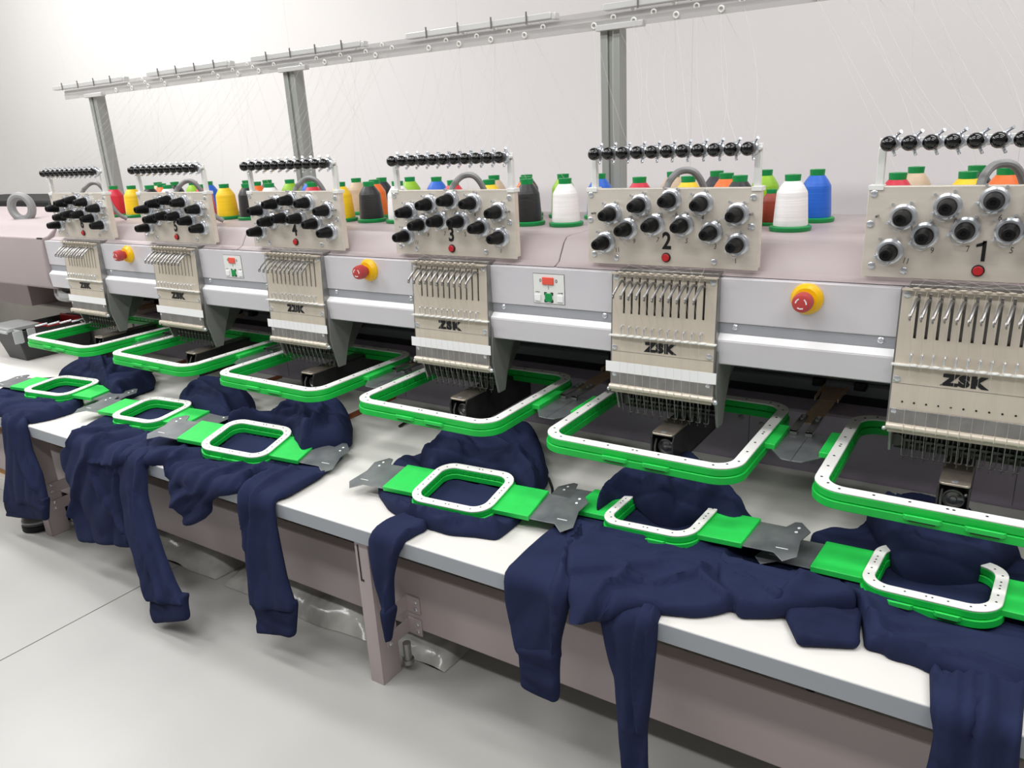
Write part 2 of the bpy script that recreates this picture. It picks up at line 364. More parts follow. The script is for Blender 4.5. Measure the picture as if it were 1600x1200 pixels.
# ================================================================== EMBROIDERY HEADS
KN = [(-.118, .942), (-.059, .9585), (0, .9675), (.059, .9615), (.1225, .9435), (-.1325, .888), (-.0855, .9145), (-.032, .9235), (.024, .9232), (.0775, .9115), (.125, .8915)]
NP = [-.0815+i*.0157 for i in range(11)]         # slot / needle positions
def shared(mb, name):
    me = bpy.data.meshes.new(name); me.from_pydata(mb.v, [], mb.f)
    bm = bmesh.new(); bm.from_mesh(me); bmesh.ops.recalc_face_normals(bm, faces=bm.faces); bm.to_mesh(me); bm.free()
    me.shade_smooth(); me.set_sharp_from_angle(angle=math.radians(35)); return me
def place(name, me, m, parent, loc, rot=None):
    o = bpy.data.objects.new(name, me); COL.objects.link(o)
    if not me.materials: me.materials.append(M[m])
    adopt(o, parent); o.location = loc
    if rot: o.rotation_euler = rot
    return o
def make_head():
    h = thing('embroidery_unit', (0, 0, .674), '', 'embroidery head', 'numbered embroidery heads on the beam')
    # --- tension plate
    p = obj('tension_plate', MB().box(-.172, .160, 0, .004, .846, .988).box(.156, .160, .004, .016, .85, .988).box(-.172, -.168, .004, .016, .85, .988)
            .box(-.172, .16, .004, .016, .984, .988), 'plate', h, .001)
    WORLD[p.name] = Matrix()
    kp = shared(MB().rev((0, -.012, 0), (0, -1, 0), [(0, .0132), (.008, .0135), (.010, .0124), (.014, .0121), (.023, .0112), (.029, .0102), (.034, .009), (.035, .0078), (.035, .004), (.0325, .0036)], 20), 'tension_knob')
    dsk = MB().rev((0, 0, 0), (0, -1, 0), [(0, .0195), (.0015, .0195), (.003, .0168), (.0045, .0172), (.006, .0195), (.0075, .0195), (.009, .016), (.012, .0165)], 22)
    dsk.tube([(-.014, -.001, .02), (-.014, -.009, .021)], .0022, 8).tube([(.012, -.001, .0195), (.012, -.010, .0205)], .0022, 8).tube([(-.021, -.001, -.006), (-.022, -.011, -.007)], .0022, 8)
    dsk.tube(spline([(.003, -.008, -.016), (-.006, -.012, -.021), (-.016, -.01, -.016), (-.020, -.006, -.004)], 4), .0008, 5)
    dm = shared(dsk, 'tension_disc')
    for (x, z) in KN:
        place('tension_knob', kp, 'black', p, (x, 0, z)); place('tension_disc', dm, 'chrome', p, (x, 0, z), (0, random.uniform(-.3, .3), 0))
    sc = shared(MB().rev((0, 0, 0), (0, -1, 0), [(0, .0055), (.0018, .0055), (.0028, .0038)], 12), 'screw')
    for x, z in ((-.163, .977), (.148, .972), (-.165, .93), (.147, .922), (-.11, .858), (.082, .858), (-.158, .864)):
        place('screw', sc, 'chrome', p, (x, 0, z))
    place('pin', shared(MB().cyl((0, 0, 0), (0, -.014, 0), .002), 'pin'), 'steel', p, (-.155, 0, .943))
    place('pin', shared(MB().cyl((0, 0, 0), (0, -.014, 0), .002), 'pin'), 'steel', p, (.147, 0, .944))
    r = obj('button', MB().rev((-.009, 0, .8628), (0, -1, 0), [(0, .0088), (.002, .0088), (.0028, .0078)], 20), 'dark', p)
    obj('button_cap', MB().rev((-.009, -.002, .8628), (0, -1, 0), [(0, .0072), (.003, .0072), (.004, .006)], 20), 'red', p)
    # --- ball guide bar
    g = obj('guide_bar', MB().box(-.163, .158, .006, .009, 1.0445, 1.0595).box(-.163, -.152, .002, .012, .985, 1.046).box(.146, .157, .002, .012, .985, 1.046)
            .box(-.172, -.15, -.002, .02, .982, .99).box(.144, .162, -.002, .02, .982, .99).cyl((.155, .007, 1.052), (.155, -.004, 1.052), .0035), 'panel_white', h, .0008)
    WORLD[g.name] = Matrix()
    ball = shared(MB().rev((0, -.004, 0), (0, -1, 0), [(.0116*(1-math.cos(PI*i/10)), max(.0116*math.sin(PI*i/10), .0004)) for i in range(11)], 18), 'guide_ball')
    clip = MB().rev((0, .006, 0), (0, -1, 0), [(0, .006), (.002, .011), (.005, .0122), (.008, .0122), (.0105, .011), (.012, .009)], 18)
    clip.tube([(.004, 0, .012), (.010, -.012, .0155), (.012, -.014, .017)], .0028, 8).tube([(.002, 0, -.012), (.005, -.012, -.0155), (.006, -.013, -.018)], .0024, 8)
    clip = shared(clip, 'guide_clip')
    for i in range(11):
        x = -.1475+i*.02862
        place('guide_ball', ball, 'blackball', g, (x, 0, 1.052)); place('guide_clip', clip, 'chrome', g, (x+.004, 0, 1.052))
    # --- needle case
    yf = lambda z: -.020-.0145*(.833-z)/.23
    def quad(m, x0, x1, z0, z1, t=.0025):
        a, b = yf(z0), yf(z1)
        m.add([(x0, a, z0), (x1, a, z0), (x1, b, z1), (x0, b, z1), (x0, a+t, z0), (x1, a+t, z0), (x1, b+t, z1), (x0, b+t, z1)],
              [(0, 1, 2, 3), (5, 4, 7, 6), (0, 4, 5, 1), (3, 2, 6, 7), (0, 3, 7, 4), (1, 5, 6, 2)])
    m = MB(); L, R = -.1055, .0985
    quad(m, L, R, .8285, .834); quad(m, L, R, .6, .757)
    xs = [L]+[v for x in NP for v in (x-.0021, x+.0021)]+[R]
    for i in range(0, len(xs), 2): quad(m, xs[i], xs[i+1], .757, .8285)
    f = obj('needle_case', m, 'face', h, sharp=30); WORLD[f.name] = Matrix()
    obj('slot_backing', MB().box(L+.003, R-.003, -.006, .0, .61, .832), 'dark', f, sharp=0)
    for a, b in ((R, R+.0025), (L-.0025, L)): obj('case_side', MB().prism([(-.0195, .834), (-.034, .604), (.0, .604), (.0, .834)], a, b), 'steel', f, sharp=0)
    # top rail with eyelets
    m = MB().box(L, R+.002, -.03, -.0195, .8335, .836)
    for x in NP: m.torus((x-.004, -.0285, .837), (0, .3, 1), .0042, .0016, 10, 6)
    obj('eyelet_rail', m, 'face', f)
    lev = MB().tube(spline([(0, 0, .0), (-.001, -.012, .003), (-.003, -.026, -.006), (-.0055, -.036, -.016), (-.0062, -.038, -.02)], 4), .0027, 8).torus((-.0063, -.038, -.022), (1, 0, .2), .0026, .0013, 10, 5)
    lev = shared(lev, 'take_up_lever')
    for i, x in enumerate(NP): place('take_up_lever', lev, 'steel', f, (x, yf(.82), .818-(.001*i % .003)))
    pin = shared(MB().tube(spline([(0, .002, .003), (0, -.006, .004), (0, -.009, .001), (0, -.009, -.010)], 4), .0016, 6), 'thread_pin')
    for x in NP: place('thread_pin', pin, 'chrome', f, (x-.001, yf(.73), .730))
    # scalloped ledge
    m = MB().box(L-.004, R+.005, yf(.716)-.0085, yf(.716), .7135, .7155)
    for x in NP: m.rev((x+.004, yf(.716)-.007, .7155), (0, 0, 1), [(0, .0062), (.0016, .006), (.0026, .003)], 12)
    obj('ledge', m, 'panel_white', f)
    obj('cover_joint', MB().box(L, R, yf(.683)-.0004, yf(.683), .6826, .6832), 'steel', f, sharp=0)
    for x, z in ((-.098, .826), (.091, .826), (-.0995, .69), (.0905, .691), (-.0985, .636), (.0905, .636)):
        place('screw', sc, 'chrome', f, (x, yf(z), z))
    obj('glossy_strip', MB().box(L+.001, R-.001, yf(.63)-.0022, yf(.63), .612, .641), 'steel', f, .0005)
    # bottom roll
    m = MB().tube([(L-.002, -.0365, .611), (R+.004, -.0365, .611)], .006, 12)
    for x in NP: m.torus((x, -.0365, .611), (1, 0, 0), .0056, .0014, 12, 6)
    obj('bottom_roll', m, 'face', f)
    obj('end_knob', MB().sphere((R+.007, -.034, .606), .0055, 10, 8), 'chrome', f); obj('end_knob', MB().sphere((L-.004, -.037, .606), .004, 10, 8), 'chrome', f)
    text_obj('maker_mark', 'ZSK', .0232, -.006, yf(.6955)-.0008, .6957, 'ink', f, bold=.0017, depth=.0003, spacing=1.18, xs=1.27)
    # --- lower head and needles
    b = obj('head_body', MB().prism([(-.014, .84), (-.03, .604), (-.012, .604), (.02, .585), (.05, .585), (.12, .66), (.12, .72), (.05, .84)], -.098, .096), 'steel', h, .001, 30)
    WORLD[b.name] = Matrix()
    obj('side_bracket', MB().prism([(-.03, .62), (-.012, .546), (.012, .546), (.03, .6), (.07, .68), (.0, .70), (-.026, .70)], .0985, .104), 'side_grey', b, .0008, 30)
    obj('side_bracket', MB().prism([(-.03, .62), (-.012, .556), (.0, .556), (.02, .6), (.02, .66), (-.026, .66)], -.1045, -.1), 'side_grey', b, .0008, 30)
    obj('needle_guard', MB().box(-.098, .098, .008, .016, .555, .604), 'dark', b, sharp=0)
    obj('needle_rail', MB().box(-.088, .098, .004, .0075, .562, .5665).box(-.088, .098, .004, .0075, .584, .588).box(-.088, .098, .0035, .0075, .572, .5745).cyl((-.094, .0, .572), (-.094, .012, .572), .011, seg=14), 'needle', b)
    nb = MB().cyl((-.0035, -.004, .604), (-.0035, -.004, .556), .0019, seg=8).cyl((-.0035, -.004, .556), (-.0035, -.004, .54), .0009, seg=6)
    nb.tube(spline([(.0035, -.002, .604), (.0035, -.006, .575), (.0035, -.007, .552), (.001, -.008, .549), (-.0035, -.008, .5485), (-.0065, -.006, .549)], 3), .0012, 6)
    nb.box(-.0055, .0055, -.006, .004, .590, .598)
    nb.cyl((.0, .001, .604), (.0, .001, .558), .0012, seg=6).box(-.0045, .0065, -.0075, .0, .5745, .579)
    nb = shared(nb, 'needle_bar')
    for i, x in enumerate(NP): place('needle_bar', nb, 'needle', b, (x+.004, 0, 0))
    # --- lower arm with rotary hook
    a = obj('lower_arm', MB().box(-.0225, -.0205, -.032, .246, .45, .52).box(.0205, .0225, -.032, .246, .45, .52).box(-.0225, .0225, -.02, .246, .45, .454)
            .box(-.0205, .0205, .004, .246, .454, .52).prism([(-.032, .46), (-.036, .48), (-.036, .508), (-.03, .52), (-.026, .52), (-.026, .46)], -.0236, -.0205).prism([(-.032, .46), (-.036, .48), (-.036, .508), (-.03, .52), (-.026, .52), (-.026, .46)], .0205, .0236), 'armside', h, .0008)
    WORLD[a.name] = Matrix()
    obj('needle_plate', MB().slab(rrect(0, .011, .045, .094, .007, 4), .520, .5245), 'armtop', a, .0012)
    obj('arm_cover', MB().box(-.0215, .0215, .06, .246, .52, .5235), 'armside', a, .001)
    obj('plate_screw', MB().rev((.0, -.024, .5245), (0, 0, 1), [(0, .0055), (.0004, .0055), (.0008, .004)], 14), 'chrome', a)
    hk = MB().rev((0, .004, .489), (0, -1, 0), [(0, .0165), (.012, .0165), (.016, .0155), (.018, .013), (.016, .0115), (.017, .006), (.021, .0045), (.0215, .002)], 24)
    hk.torus((0, -.013, .489), (0, 1, 0), .0155, .002, 24, 6).box(.006, .015, -.022, -.014, .492, .496).tube([(-.017, -.02, .507), (-.018, -.028, .493), (-.0165, -.03, .476)], .0022, 6)
    hk.sphere((.018, -.026, .504), .0035, 8, 6)
    obj('rotary_hook', hk, 'steel', a)
    # --- hose loop
    f.location.y = -.006
    obj('hose', MB().tube(spline([(-.022, .02, .97), (-.02, .035, .995), (-.008, .055, 1.013), (.016, .065, 1.012), (.032, .075, .985), (.038, .085, .94), (.045, .10, .91), (.058, .115, .896)], 6), .0065, 10), 'hose', h)
    return h
head = make_head()
heads = [head]+[copy_tree(head, (-k*D, 0, 0)) for k in range(1, 6)]
for k, h in enumerate(heads):
    n = k+1
    h['label'] = 'steel embroidery head with tension plate marked %s above the white table' % NUM[k]
    pl = [c for c in h.children if c.name.startswith('tension_plate')][0]
    WORLD[pl.name] = Matrix()
    def onplate(o):
        o.parent = pl; o.matrix_parent_inverse = Matrix()
    x0 = 0
    if n == 1:
        onplate(obj('head_number', MB().box(-.0075, -.0025, -.001, -.0003, .877, .9075).add([(-.0155, y, .898) for y in (-.001, -.0003)]+[(-.0155, y, .902) for y in (-.001, -.0003)]+[(-.0025, y, .9075) for y in (-.001, -.0003)]+[(-.0075, y, .900) for y in (-.001, -.0003)], [(0, 6, 4, 2), (1, 3, 5, 7), (0, 2, 3, 1), (2, 4, 5, 3), (0, 1, 7, 6)]), 'ink', None, sharp=0))
    else:
        onplate(text_obj('head_number', str(n), .043, x0-.0085, -.0006, .892, 'ink', None, bold=.0011, depth=.0002, xs=.82))
    if k < 3:
        for tx, (px, pz), dx, dz in (('11', KN[5], .024, -.015), ('9', KN[6], .012, -.024), ('7', KN[7], .006, -.029), ('5', KN[8], .006, -.029), ('3', KN[9], .006, -.026), ('1', KN[10], -.004, -.030),
                               ('10', KN[0], .016, -.020), ('8', KN[1], .012, -.024), ('6', KN[2], .01, -.026), ('4', KN[3], .0, -.026), ('2', KN[4], .02, -.022)):
            onplate(text_obj('pen_mark', tx, .013, px+dx, -.0004, pz+dz, 'pencil', None, depth=.0001, rot=random.uniform(-.25, .15), xs=.8))
    # white paper strip taped across the case (missing on head 1)
    if k:
        f = [c for c in h.children if c.name.startswith('needle_case')][0]
        o = obj('paper_strip', MB().add([(-.117, -.0345, .641), (.106, -.0345, .641), (.106, -.0335, .662), (-.117, -.0335, .662), (-.117, -.034, .641), (.106, -.034, .641), (.106, -.033, .662), (-.117, -.033, .662)],
              [(0, 1, 2, 3), (5, 4, 7, 6), (0, 4, 5, 1), (3, 2, 6, 7), (0, 3, 7, 4), (1, 5, 6, 2)]), 'white_strip', None, sharp=0)
        o.parent = f; o.matrix_parent_inverse = Matrix()
    else:
        f = [c for c in h.children if c.name.startswith('needle_case')][0]
        m = MB()
        for i in range(11): m.rev((-.088+i*.0172, -.0318, .653), (0, -1, 0), [(0, .0016), (.0004, .0016)], 8)
        o = tag(obj('dot_row', m, 'ink', None, sharp=0), kind='stuff'); o.parent = f; o.matrix_parent_inverse = Matrix()

# ================================================================== HOOPS
def bracket_half(m, sgn, x0, L, y0, y1, z, kind):
    pass
def hoop_parts(t, W, Dp, r, cy, zt, rw, big):
    """ring hoop in local coords centred at (0,cy), top face at zt"""
    k = 8
    wt = obj('top_ring', MB().ring(rrect(0, cy, W, Dp, r, k), rrect(0, cy, W-2*rw, Dp-2*rw, r-rw*.8, k), zt-.0035, zt), 'hoop_white', t, .0012)
    WORLD[wt.name] = WORLD[t.name]
    gh = .0125 if big else .011
    gb = obj('upper_frame', MB().ring(rrect(0, cy, W, Dp, r, k), rrect(0, cy, W-2*rw, Dp-2*rw, r-rw*.8, k), zt-.0035-gh, zt-.0036), 'green', t, .001)
    WORLD[gb.name] = WORLD[t.name]
    lb = obj('lower_frame', MB().ring(rrect(0, cy, W+.006, Dp+.006, r+.003, k), rrect(0, cy, W-2*rw-.004, Dp-2*rw-.004, r-rw*.8, k), zt-.0035-2*gh-.002, zt-.0035-gh-.001), 'green', t, .001)
    # dots on the white ring
    pts = []; per = 6 if big else 4
    hw, hd = W/2-rw/2, Dp/2-rw/2; s = hw-r*.7; s2 = hd-r*.7
    for i in range(per+1):
        x = -s+2*s*i/per
        pts += [(x, cy-hd), (x, cy+hd)]
    for i in range(per+1):
        y = -s2+2*s2*i/per
        pts += [(-hw, cy+y), (hw, cy+y)]
    pts += [(.008, cy-hd), (.008, cy+hd), (-hw, cy+.009), (hw, cy+.009)]
    q = r*.29
    pts += [(sx*(hw-q), cy+sy*(hd-q)) for sx in (-1, 1) for sy in (-1, 1)]
    m = MB(); rr = .0023 if big else .0016
    for x, y in pts: m.rev((x, y, zt-.0002), (0, 0, 1), [(0, rr), (.0005, rr)], 8)
    tag(obj('rivets', m, 'dark', wt, sharp=0), kind='stuff')
    # front clips
    for x in ((-.03, .05) if big else (-.032, .03)):
        w2 = .026 if big else .018
        obj('clip', MB().slab([(x-w2, cy-Dp/2-.003), (x-w2+.004, cy-Dp/2-.0075), (x+w2-.004, cy-Dp/2-.0075), (x+w2, cy-Dp/2-.003)], zt-.0035-gh-.006, zt-.0035-gh+.002), 'green_tab', gb, .0008)
        obj('clip_gap', MB().box(x-w2*.7, x+w2*.7, cy-Dp/2-.0079, cy-Dp/2-.004, zt-.0035-gh-.0072, zt-.0035-gh-.0058), 'dark', gb, sharp=0)
    # inner ribs on the left and back walls
    m = MB()
    n = 14 if big else 8
    for i in range(n):
        y = cy-Dp/2+r+(Dp-2*r)*i/(n-1)
        m.box(-W/2+rw, -W/2+rw+.0012, y-.0008, y+.0008, zt-.0035-2*gh, zt-.006)
        m.box(W/2-rw-.0012, W/2-rw, y-.0008, y+.0008, zt-.0035-2*gh, zt-.006)
        x = -W/2+r+(W-2*r)*i/(n-1)
        m.box(x-.0008, x+.0008, cy+Dp/2-rw-.0012, cy+Dp/2-rw, zt-.0035-2*gh, zt-.006)
    tag(obj('ribs', m, 'green', gb, sharp=0), kind='stuff')
    # side tabs and metal brackets
    for s in (-1, 1):
        if big:
            x0, x1 = W/2-.004, W/2+.019
            tb = obj('side_tab', MB().box(min(s*x0, s*x1), max(s*x0, s*x1), -.02, .085, zt-.018, zt-.007), 'green_tab', t, .0015)
            poly = [(W/2+.012, .08), (.2495, .084), (.2495, -.058), (.232, -.056), (W/2+.012, -.018)]
            obj('bracket', MB().slab([(s*x, y) for x, y in poly][::s], zt-.0185, zt-.0165), 'galv', t, .0004)
        else:
            x0, x1 = W/2-.004, W/2+.078
            tb = obj('side_tab', MB().box(min(s*x0, s*x1), max(s*x0, s*x1), cy-.047, cy+.047, zt-.017, zt-.006), 'green_tab', t, .0015)
            b0 = W/2+.06
            poly = [(b0, .045), (b0+.075, .043), (b0+.085, .064), (b0+.098, .066), (b0+.125, .04), (b0+.118, .005), (b0+.13, -.045), (b0+.11, -.066), (b0+.085, -.045), (b0, -.045)]
            poly = [(b0+(x-b0)*.84, y) for x, y in poly]
            br = obj('bracket', MB().slab([(s*x, cy+y) for x, y in poly][::s], zt-.0135, zt-.0115), 'galv', t, .0004)
            WORLD[br.name] = WORLD[t.name]
            m = MB()
            for x, y in ((b0+.084, .03), (b0+.084, .045)): m.rev((s*x, cy+y, zt-.0115), (0, 0, 1), [(0, .0028), (.0006, .0028)], 10)
            m.box(min(s*(b0+.07), s*(b0+.09)), max(s*(b0+.07), s*(b0+.09)), cy-.03, cy-.0285, zt-.0115, zt-.011)
            tag(obj('holes', m, 'white_strip', br, sharp=0), kind='stuff')
bh = thing('large_hoop', (0, .005, .542), '', 'embroidery hoop', 'large hoops mounted under the heads')
WORLD[bh.name] = Matrix(); bh.matrix_world = Matrix.Translation((0, 0, .0))
hoop_parts(bh, .386, .371, .048, .005, .542, .021, True)
big = [bh]+[copy_tree(bh, (-k*D, 0, 0)) for k in range(1, 6)]
for k, h in enumerate(big):
    h['label'] = 'large green and white square hoop mounted under head %s' % NUM[k]

for k in range(6):
    x = -k*D-.25
    a = thing('hoop_clamp_arm', (x, .2, .53), '', 'clamp arm', 'steel clamp arms between the hoops')
    a['label'] = ('bronze steel clamp arm holding hoop brackets between heads %s and %s' % (NUM[k], NUM[k+1])) if k < 5 else 'bronze steel clamp arm at the left of head six'
    obj('arm_plate', MB().slab([(x-.032, .355), (x+.02, .355), (x+.008, .262), (x-.024, .262)][::-1], .531, .534).slab([(x-.024, .26), (x+.008, .26), (x+.006, .12), (x-.03, .12)][::-1], .530, .533)
        .box(x-.033, x-.031, .262, .355, .531, .541).box(x+.012, x+.0145, .262, .355, .531, .541), 'bronze', a, .0004)
    for dx in (-.026, .002):
        f = obj('finger', MB().box(x+dx-.0065, x+dx+.0065, .062, .152, .5325, .537).box(x+dx-.0065, x+dx+.0065, .062, .066, .526, .537), 'steel', a, .0006)
        for y in (.128, .144): obj('screw', MB().rev((x+dx, y, .537), (0, 0, 1), [(0, .004), (.002, .004), (.003, .002)], 10), 'chrome', a)
    for dx in (-.06, .026): obj('rail_clamp', MB().box(x+dx, x+dx+.024, .36, .39, .53, .548), 'dark', a, .002)

SMALL = [(-.006, -.1549, .4221, -.0607, .0028, -.0527), (-.4558, -.1446, .4194, -.0699, .0425, -.0839), (-.8487, -.2291, .4199, .0866, .1249, .0012),
         (-1.4758, -.264, .4284, .2408, .122, .086), (-1.9249, -.2285, .4214, .1191, .0699, -.0022), (-2.3966, -.2292, .4282, .2077, .0242, .0331)]
SLAB = ['rightmost small green hoop, partly covered by a navy hood', 'small green hoop with navy hood folded over its back rim', 'small green hoop lying fully open on the navy sweatshirt beside a bare stretch of table',
        'small green hoop in front of the hoop of head four', 'small green hoop in front of the hoop of head five', 'leftmost and farthest small green hoop on the white table']
SMW = []
for (x, y, z, rz, tx, ty), lab in zip(SMALL, SLAB):
    mw = Matrix.Translation((x, y, z)) @ Matrix.Rotation(rz, 4, 'Z') @ Matrix.Rotation(tx, 4, 'X') @ Matrix.Rotation(ty, 4, 'Y')
    SMW.append(mw)
    s = thing('small_hoop', None, lab, 'embroidery hoop', 'small hoops clamped on the sweatshirts', mw=mw)
    WORLD[s.name] = Matrix()
    hoop_parts(s, .187, .153, .040, 0, 0, .0175, False)
    for c in s.children_recursive: c.matrix_parent_inverse = Matrix()

# ================================================================== THREAD STAND
ts = thing('thread_stand', (-1.6, .46, .889), 'tall grey thread stand with overhead guide rack against the white wall', 'thread stand')
for x in (-.836, -1.945, -3.065):
    p = obj('post', MB().box(x-.025, x-.006, .44, .48, .889, 1.33).box(x-.006, x+.006, .446, .48, .889, 1.33).box(x+.006, x+.025, .44, .48, .889, 1.33), 'grey_profile', ts, .0015)
    obj('cross_piece', MB().box(x-.03, x+.09, .425, .445, 1.315, 1.328).box(x-.1, x-.03, .45, .47, 1.33, 1.338), 'rack_metal', ts, .001)
RX0, RX1 = -3.36, .9
obj('rack_channel', MB().box(RX0+.12, RX1, .43, .433, 1.318, 1.338).box(RX0+.12, RX1, .433, .47, 1.334, 1.337), 'rack', ts, sharp=0)
obj('rack_channel', MB().box(RX0+.06, RX1, .465, .468, 1.336, 1.354).box(RX0+.06, RX1, .468, .5, 1.35, 1.353), 'rack', ts, sharp=0)
obj('rack_channel', MB().box(RX0, RX1, .5, .503, 1.352, 1.37), 'rack', ts, sharp=0)
pn = shared(MB().cyl((0, 0, 0), (0, 0, .028), .0022, seg=8), 'pin')
for x0, x1 in ((-3.358, -2.858), (-2.70, -2.243), (-2.124, -1.641), (-1.467, -1.0), (-.857, -.30), (-.16, .4)):
    b = obj('top_bar', MB().box(x0, x1, .45, .475, 1.361, 1.376).box(x1, x1+.012, .452, .473, 1.359, 1.374), 'rack_metal', ts, .0015)
    WORLD[b.name] = Matrix()
    for i in range(4): place('pin', pn, 'steel', b, (x0+(x1-x0)*(.16+.23*i), .4485, 1.356))
ey = shared(MB().torus((0, 0, 0), (0, 1, .2), .0058, .0021, 14, 6), 'eyelet')
RINGS = []
for k in range(6):
    for i in range(11):
        row = i % 3; x = -k*D-.37+i*.034
        y, z = ((.429, 1.328), (.464, 1.345), (.499, 1.361))[row]
        RINGS.append((k, i, x, y, z)); place('eyelet', ey, 'hoop_white', ts, (x, y-.002, z))
# ================================================================== THREAD CONES
LAY = [('crimson', -.160, .217, 'front'), ('yellow', -.051, .217, 'front'), ('black', .056, .217, 'front'), ('white', .158, .217, 'front'),
       ('orange', .002, .298, 'middle'), ('tan', -.150, .383, 'back'), ('navy', -.048, .383, 'back'), ('lime', .0593, .383, 'back'), ('blue', .170, .365, 'back')]
base_me = shared(MB().rev((0, 0, 0), (0, 0, 1), [(0, .038), (.003, .0395), (.008, .0395), (.0095, .037), (.010, .03)], 28), 'cone_base')
body_me = shared(MB().rev((0, 0, .010), (0, 0, 1), [(0, .0318), (.004, .0324), (.03, .0308), (.06, .0288), (.064, .0280), (.075, .0215), (.0835, .0152), (.084, .012)], 28), 'thread_body')
cap_me = shared(MB().rev((0, 0, .093), (0, 0, 1), [(0, .0142), (.010, .0150), (.0125, .0150), (.0128, .006), (.009, .005)], 20), 'cone_cap')
for me, mm in ((base_me, 'cone_green'), (cap_me, 'cone_green')): me.materials.append(M[mm])
def cone(k, colr, x, y, row, sc=1, label=None):
    X = -k*D+x
    c = thing('thread_cone', (X, y, .889), label or '%s thread cone in the %s row behind head %s' % ({'navy': 'very dark navy', 'lime': 'lime green'}.get(colr, colr), row, NUM[k]), 'thread cone', 'thread cones on the machine top')
    c.scale = (sc, sc, sc)
    for nm, me, mm in (('base', base_me, None), ('thread_winding', body_me, 'cone_'+colr), ('cap', cap_me, None)):
        o = bpy.data.objects.new(nm, me); COL.objects.link(o); o.parent = c
        if mm:
            if not me.materials: me.materials.append(M['cone_white'])
            o.material_slots[0].link = 'OBJECT'; o.material_slots[0].material = M[mm]
        o.rotation_euler.z = random.uniform(0, 6)
for k in range(6):
    for colr, x, y, row in LAY: cone(k, colr, x, y, row)
cone(1, 'brown', .098, .295, 'middle', .68, 'short rust brown thread spool between lime and white cones near head two')
# threads
def hang(a, b, sag, bow):
    pts = []
    for i in range(13):
        t = i/12; p = Vector(a).lerp(Vector(b), t); p.z -= sag*math.sin(PI*t); p.x += bow*math.sin(PI*t); pts.append(p)
    return pts
m_all = []
for (k, i, x, y, z) in RINGS:
    bx = -k*D-.1475+i*.02862
    obj('thread', MB().tube(hang((x, y-.004, z), (bx+.004, .004, 1.062), .0+.06*random.random(), random.uniform(-.02, .03)), .00022, 4), 'thread', ts, sharp=0)
    if i < 9:
        colr, cx, cy, row = LAY[i]
        obj('thread', MB().tube(hang((-k*D+cx, cy, .889+.104), (x, y, z), 0, random.uniform(-.01, .01)), .0002, 4), 'thread', ts, sharp=0)
# threads running down the needle cases
for k, h in enumerate(heads[:4]):
    f = [c for c in h.children if c.name.startswith('needle_case')][0]
    m = MB()
    for i, x in enumerate(NP):
        m.tube([(x-.006, -.058, .8), (x-.001, -.038, .735), (x, -.044, .716), (x, -.045, .62), (x, -.03, .56)], .00022, 4)
        m.tube([(KN[i][0]*.6-.003, -.012, .85), (x-.004, -.029, .838), (x-.0066, -.058, .798)], .00022, 4)
    o = tag(obj('needle_threads', m, 'thread', None, sharp=0), kind='stuff'); o.parent = f; o.matrix_parent_inverse = Matrix()

# ================================================================== SMALL THINGS
tb = thing('toolbox', (-3.12, .1, ZT), 'black plastic toolbox with clear lid at the left end of the table', 'toolbox')
bx = [(-3.19, -.035), (-3.045, -.035), (-3.045, .2), (-3.19, .2)]
m = MB(); n = 4
lo = [(-3.185, -.03), (-3.05, -.03), (-3.05, .215), (-3.185, .215)]; hi = [(-3.21, -.055), (-3.03, -.055), (-3.03, .235), (-3.21, .235)]
m.add([(x, y, ZT) for x, y in lo]+[(x, y, .492) for x, y in hi]+[(x+(.006 if x < -3.1 else -.006), y+(.006 if y < .1 else -.006), .492) for x, y in hi]+[(x, y, ZT+.02) for x, y in lo],
      [(3, 2, 1, 0)]+[(i, (i+1) % 4, 4+(i+1) % 4, 4+i) for i in range(4)]+[(4+i, 4+(i+1) % 4, 8+(i+1) % 4, 8+i) for i in range(4)]+[(8+i, 8+(i+1) % 4, 12+(i+1) % 4, 12+i) for i in range(4)]+[(12, 13, 14, 15)])
obj('body', m, 'toolbox', tb, .003)
l = obj('lid', MB().box(-3.222, -3.06, -.065, .05, .492, .506).box(-3.235, -3.055, -.075, -.068, .488, .498), 'plastic_clear', tb, .002)
WORLD[l.name] = Matrix()
obj('latch', MB().box(-3.06, -3.018, -.048, -.04, .45, .5).box(-3.02, -3.016, -.07, -.035, .452, .5).box(-3.02, -3.016, -.02, .01, .452, .5), 'plastic_clear', l, .002)
obj('tray', MB().box(-3.205, -3.035, .06, .07, .47, .498).box(-3.035, -3.028, .06, .21, .488, .498).box(-3.2, -3.04, .195, .205, .47, .498), 'red', tb, .002)
for i in range(5):
    o = obj('small_part', MB().cyl((-3.03+.02*i, .02+.035*i, .5), (-3.0+.02*i, .05+.035*i, .508), .004), 'chrome', tb)

o = obj('black_case', MB().prism([(.62, 0), (.62, .84), (.66, .9), (1.1, .9), (1.1, 0)], -5.4, -4.0), 'black', None, .01); tag(o, 'black cabinet behind the lifting ring at the left end', 'cabinet')

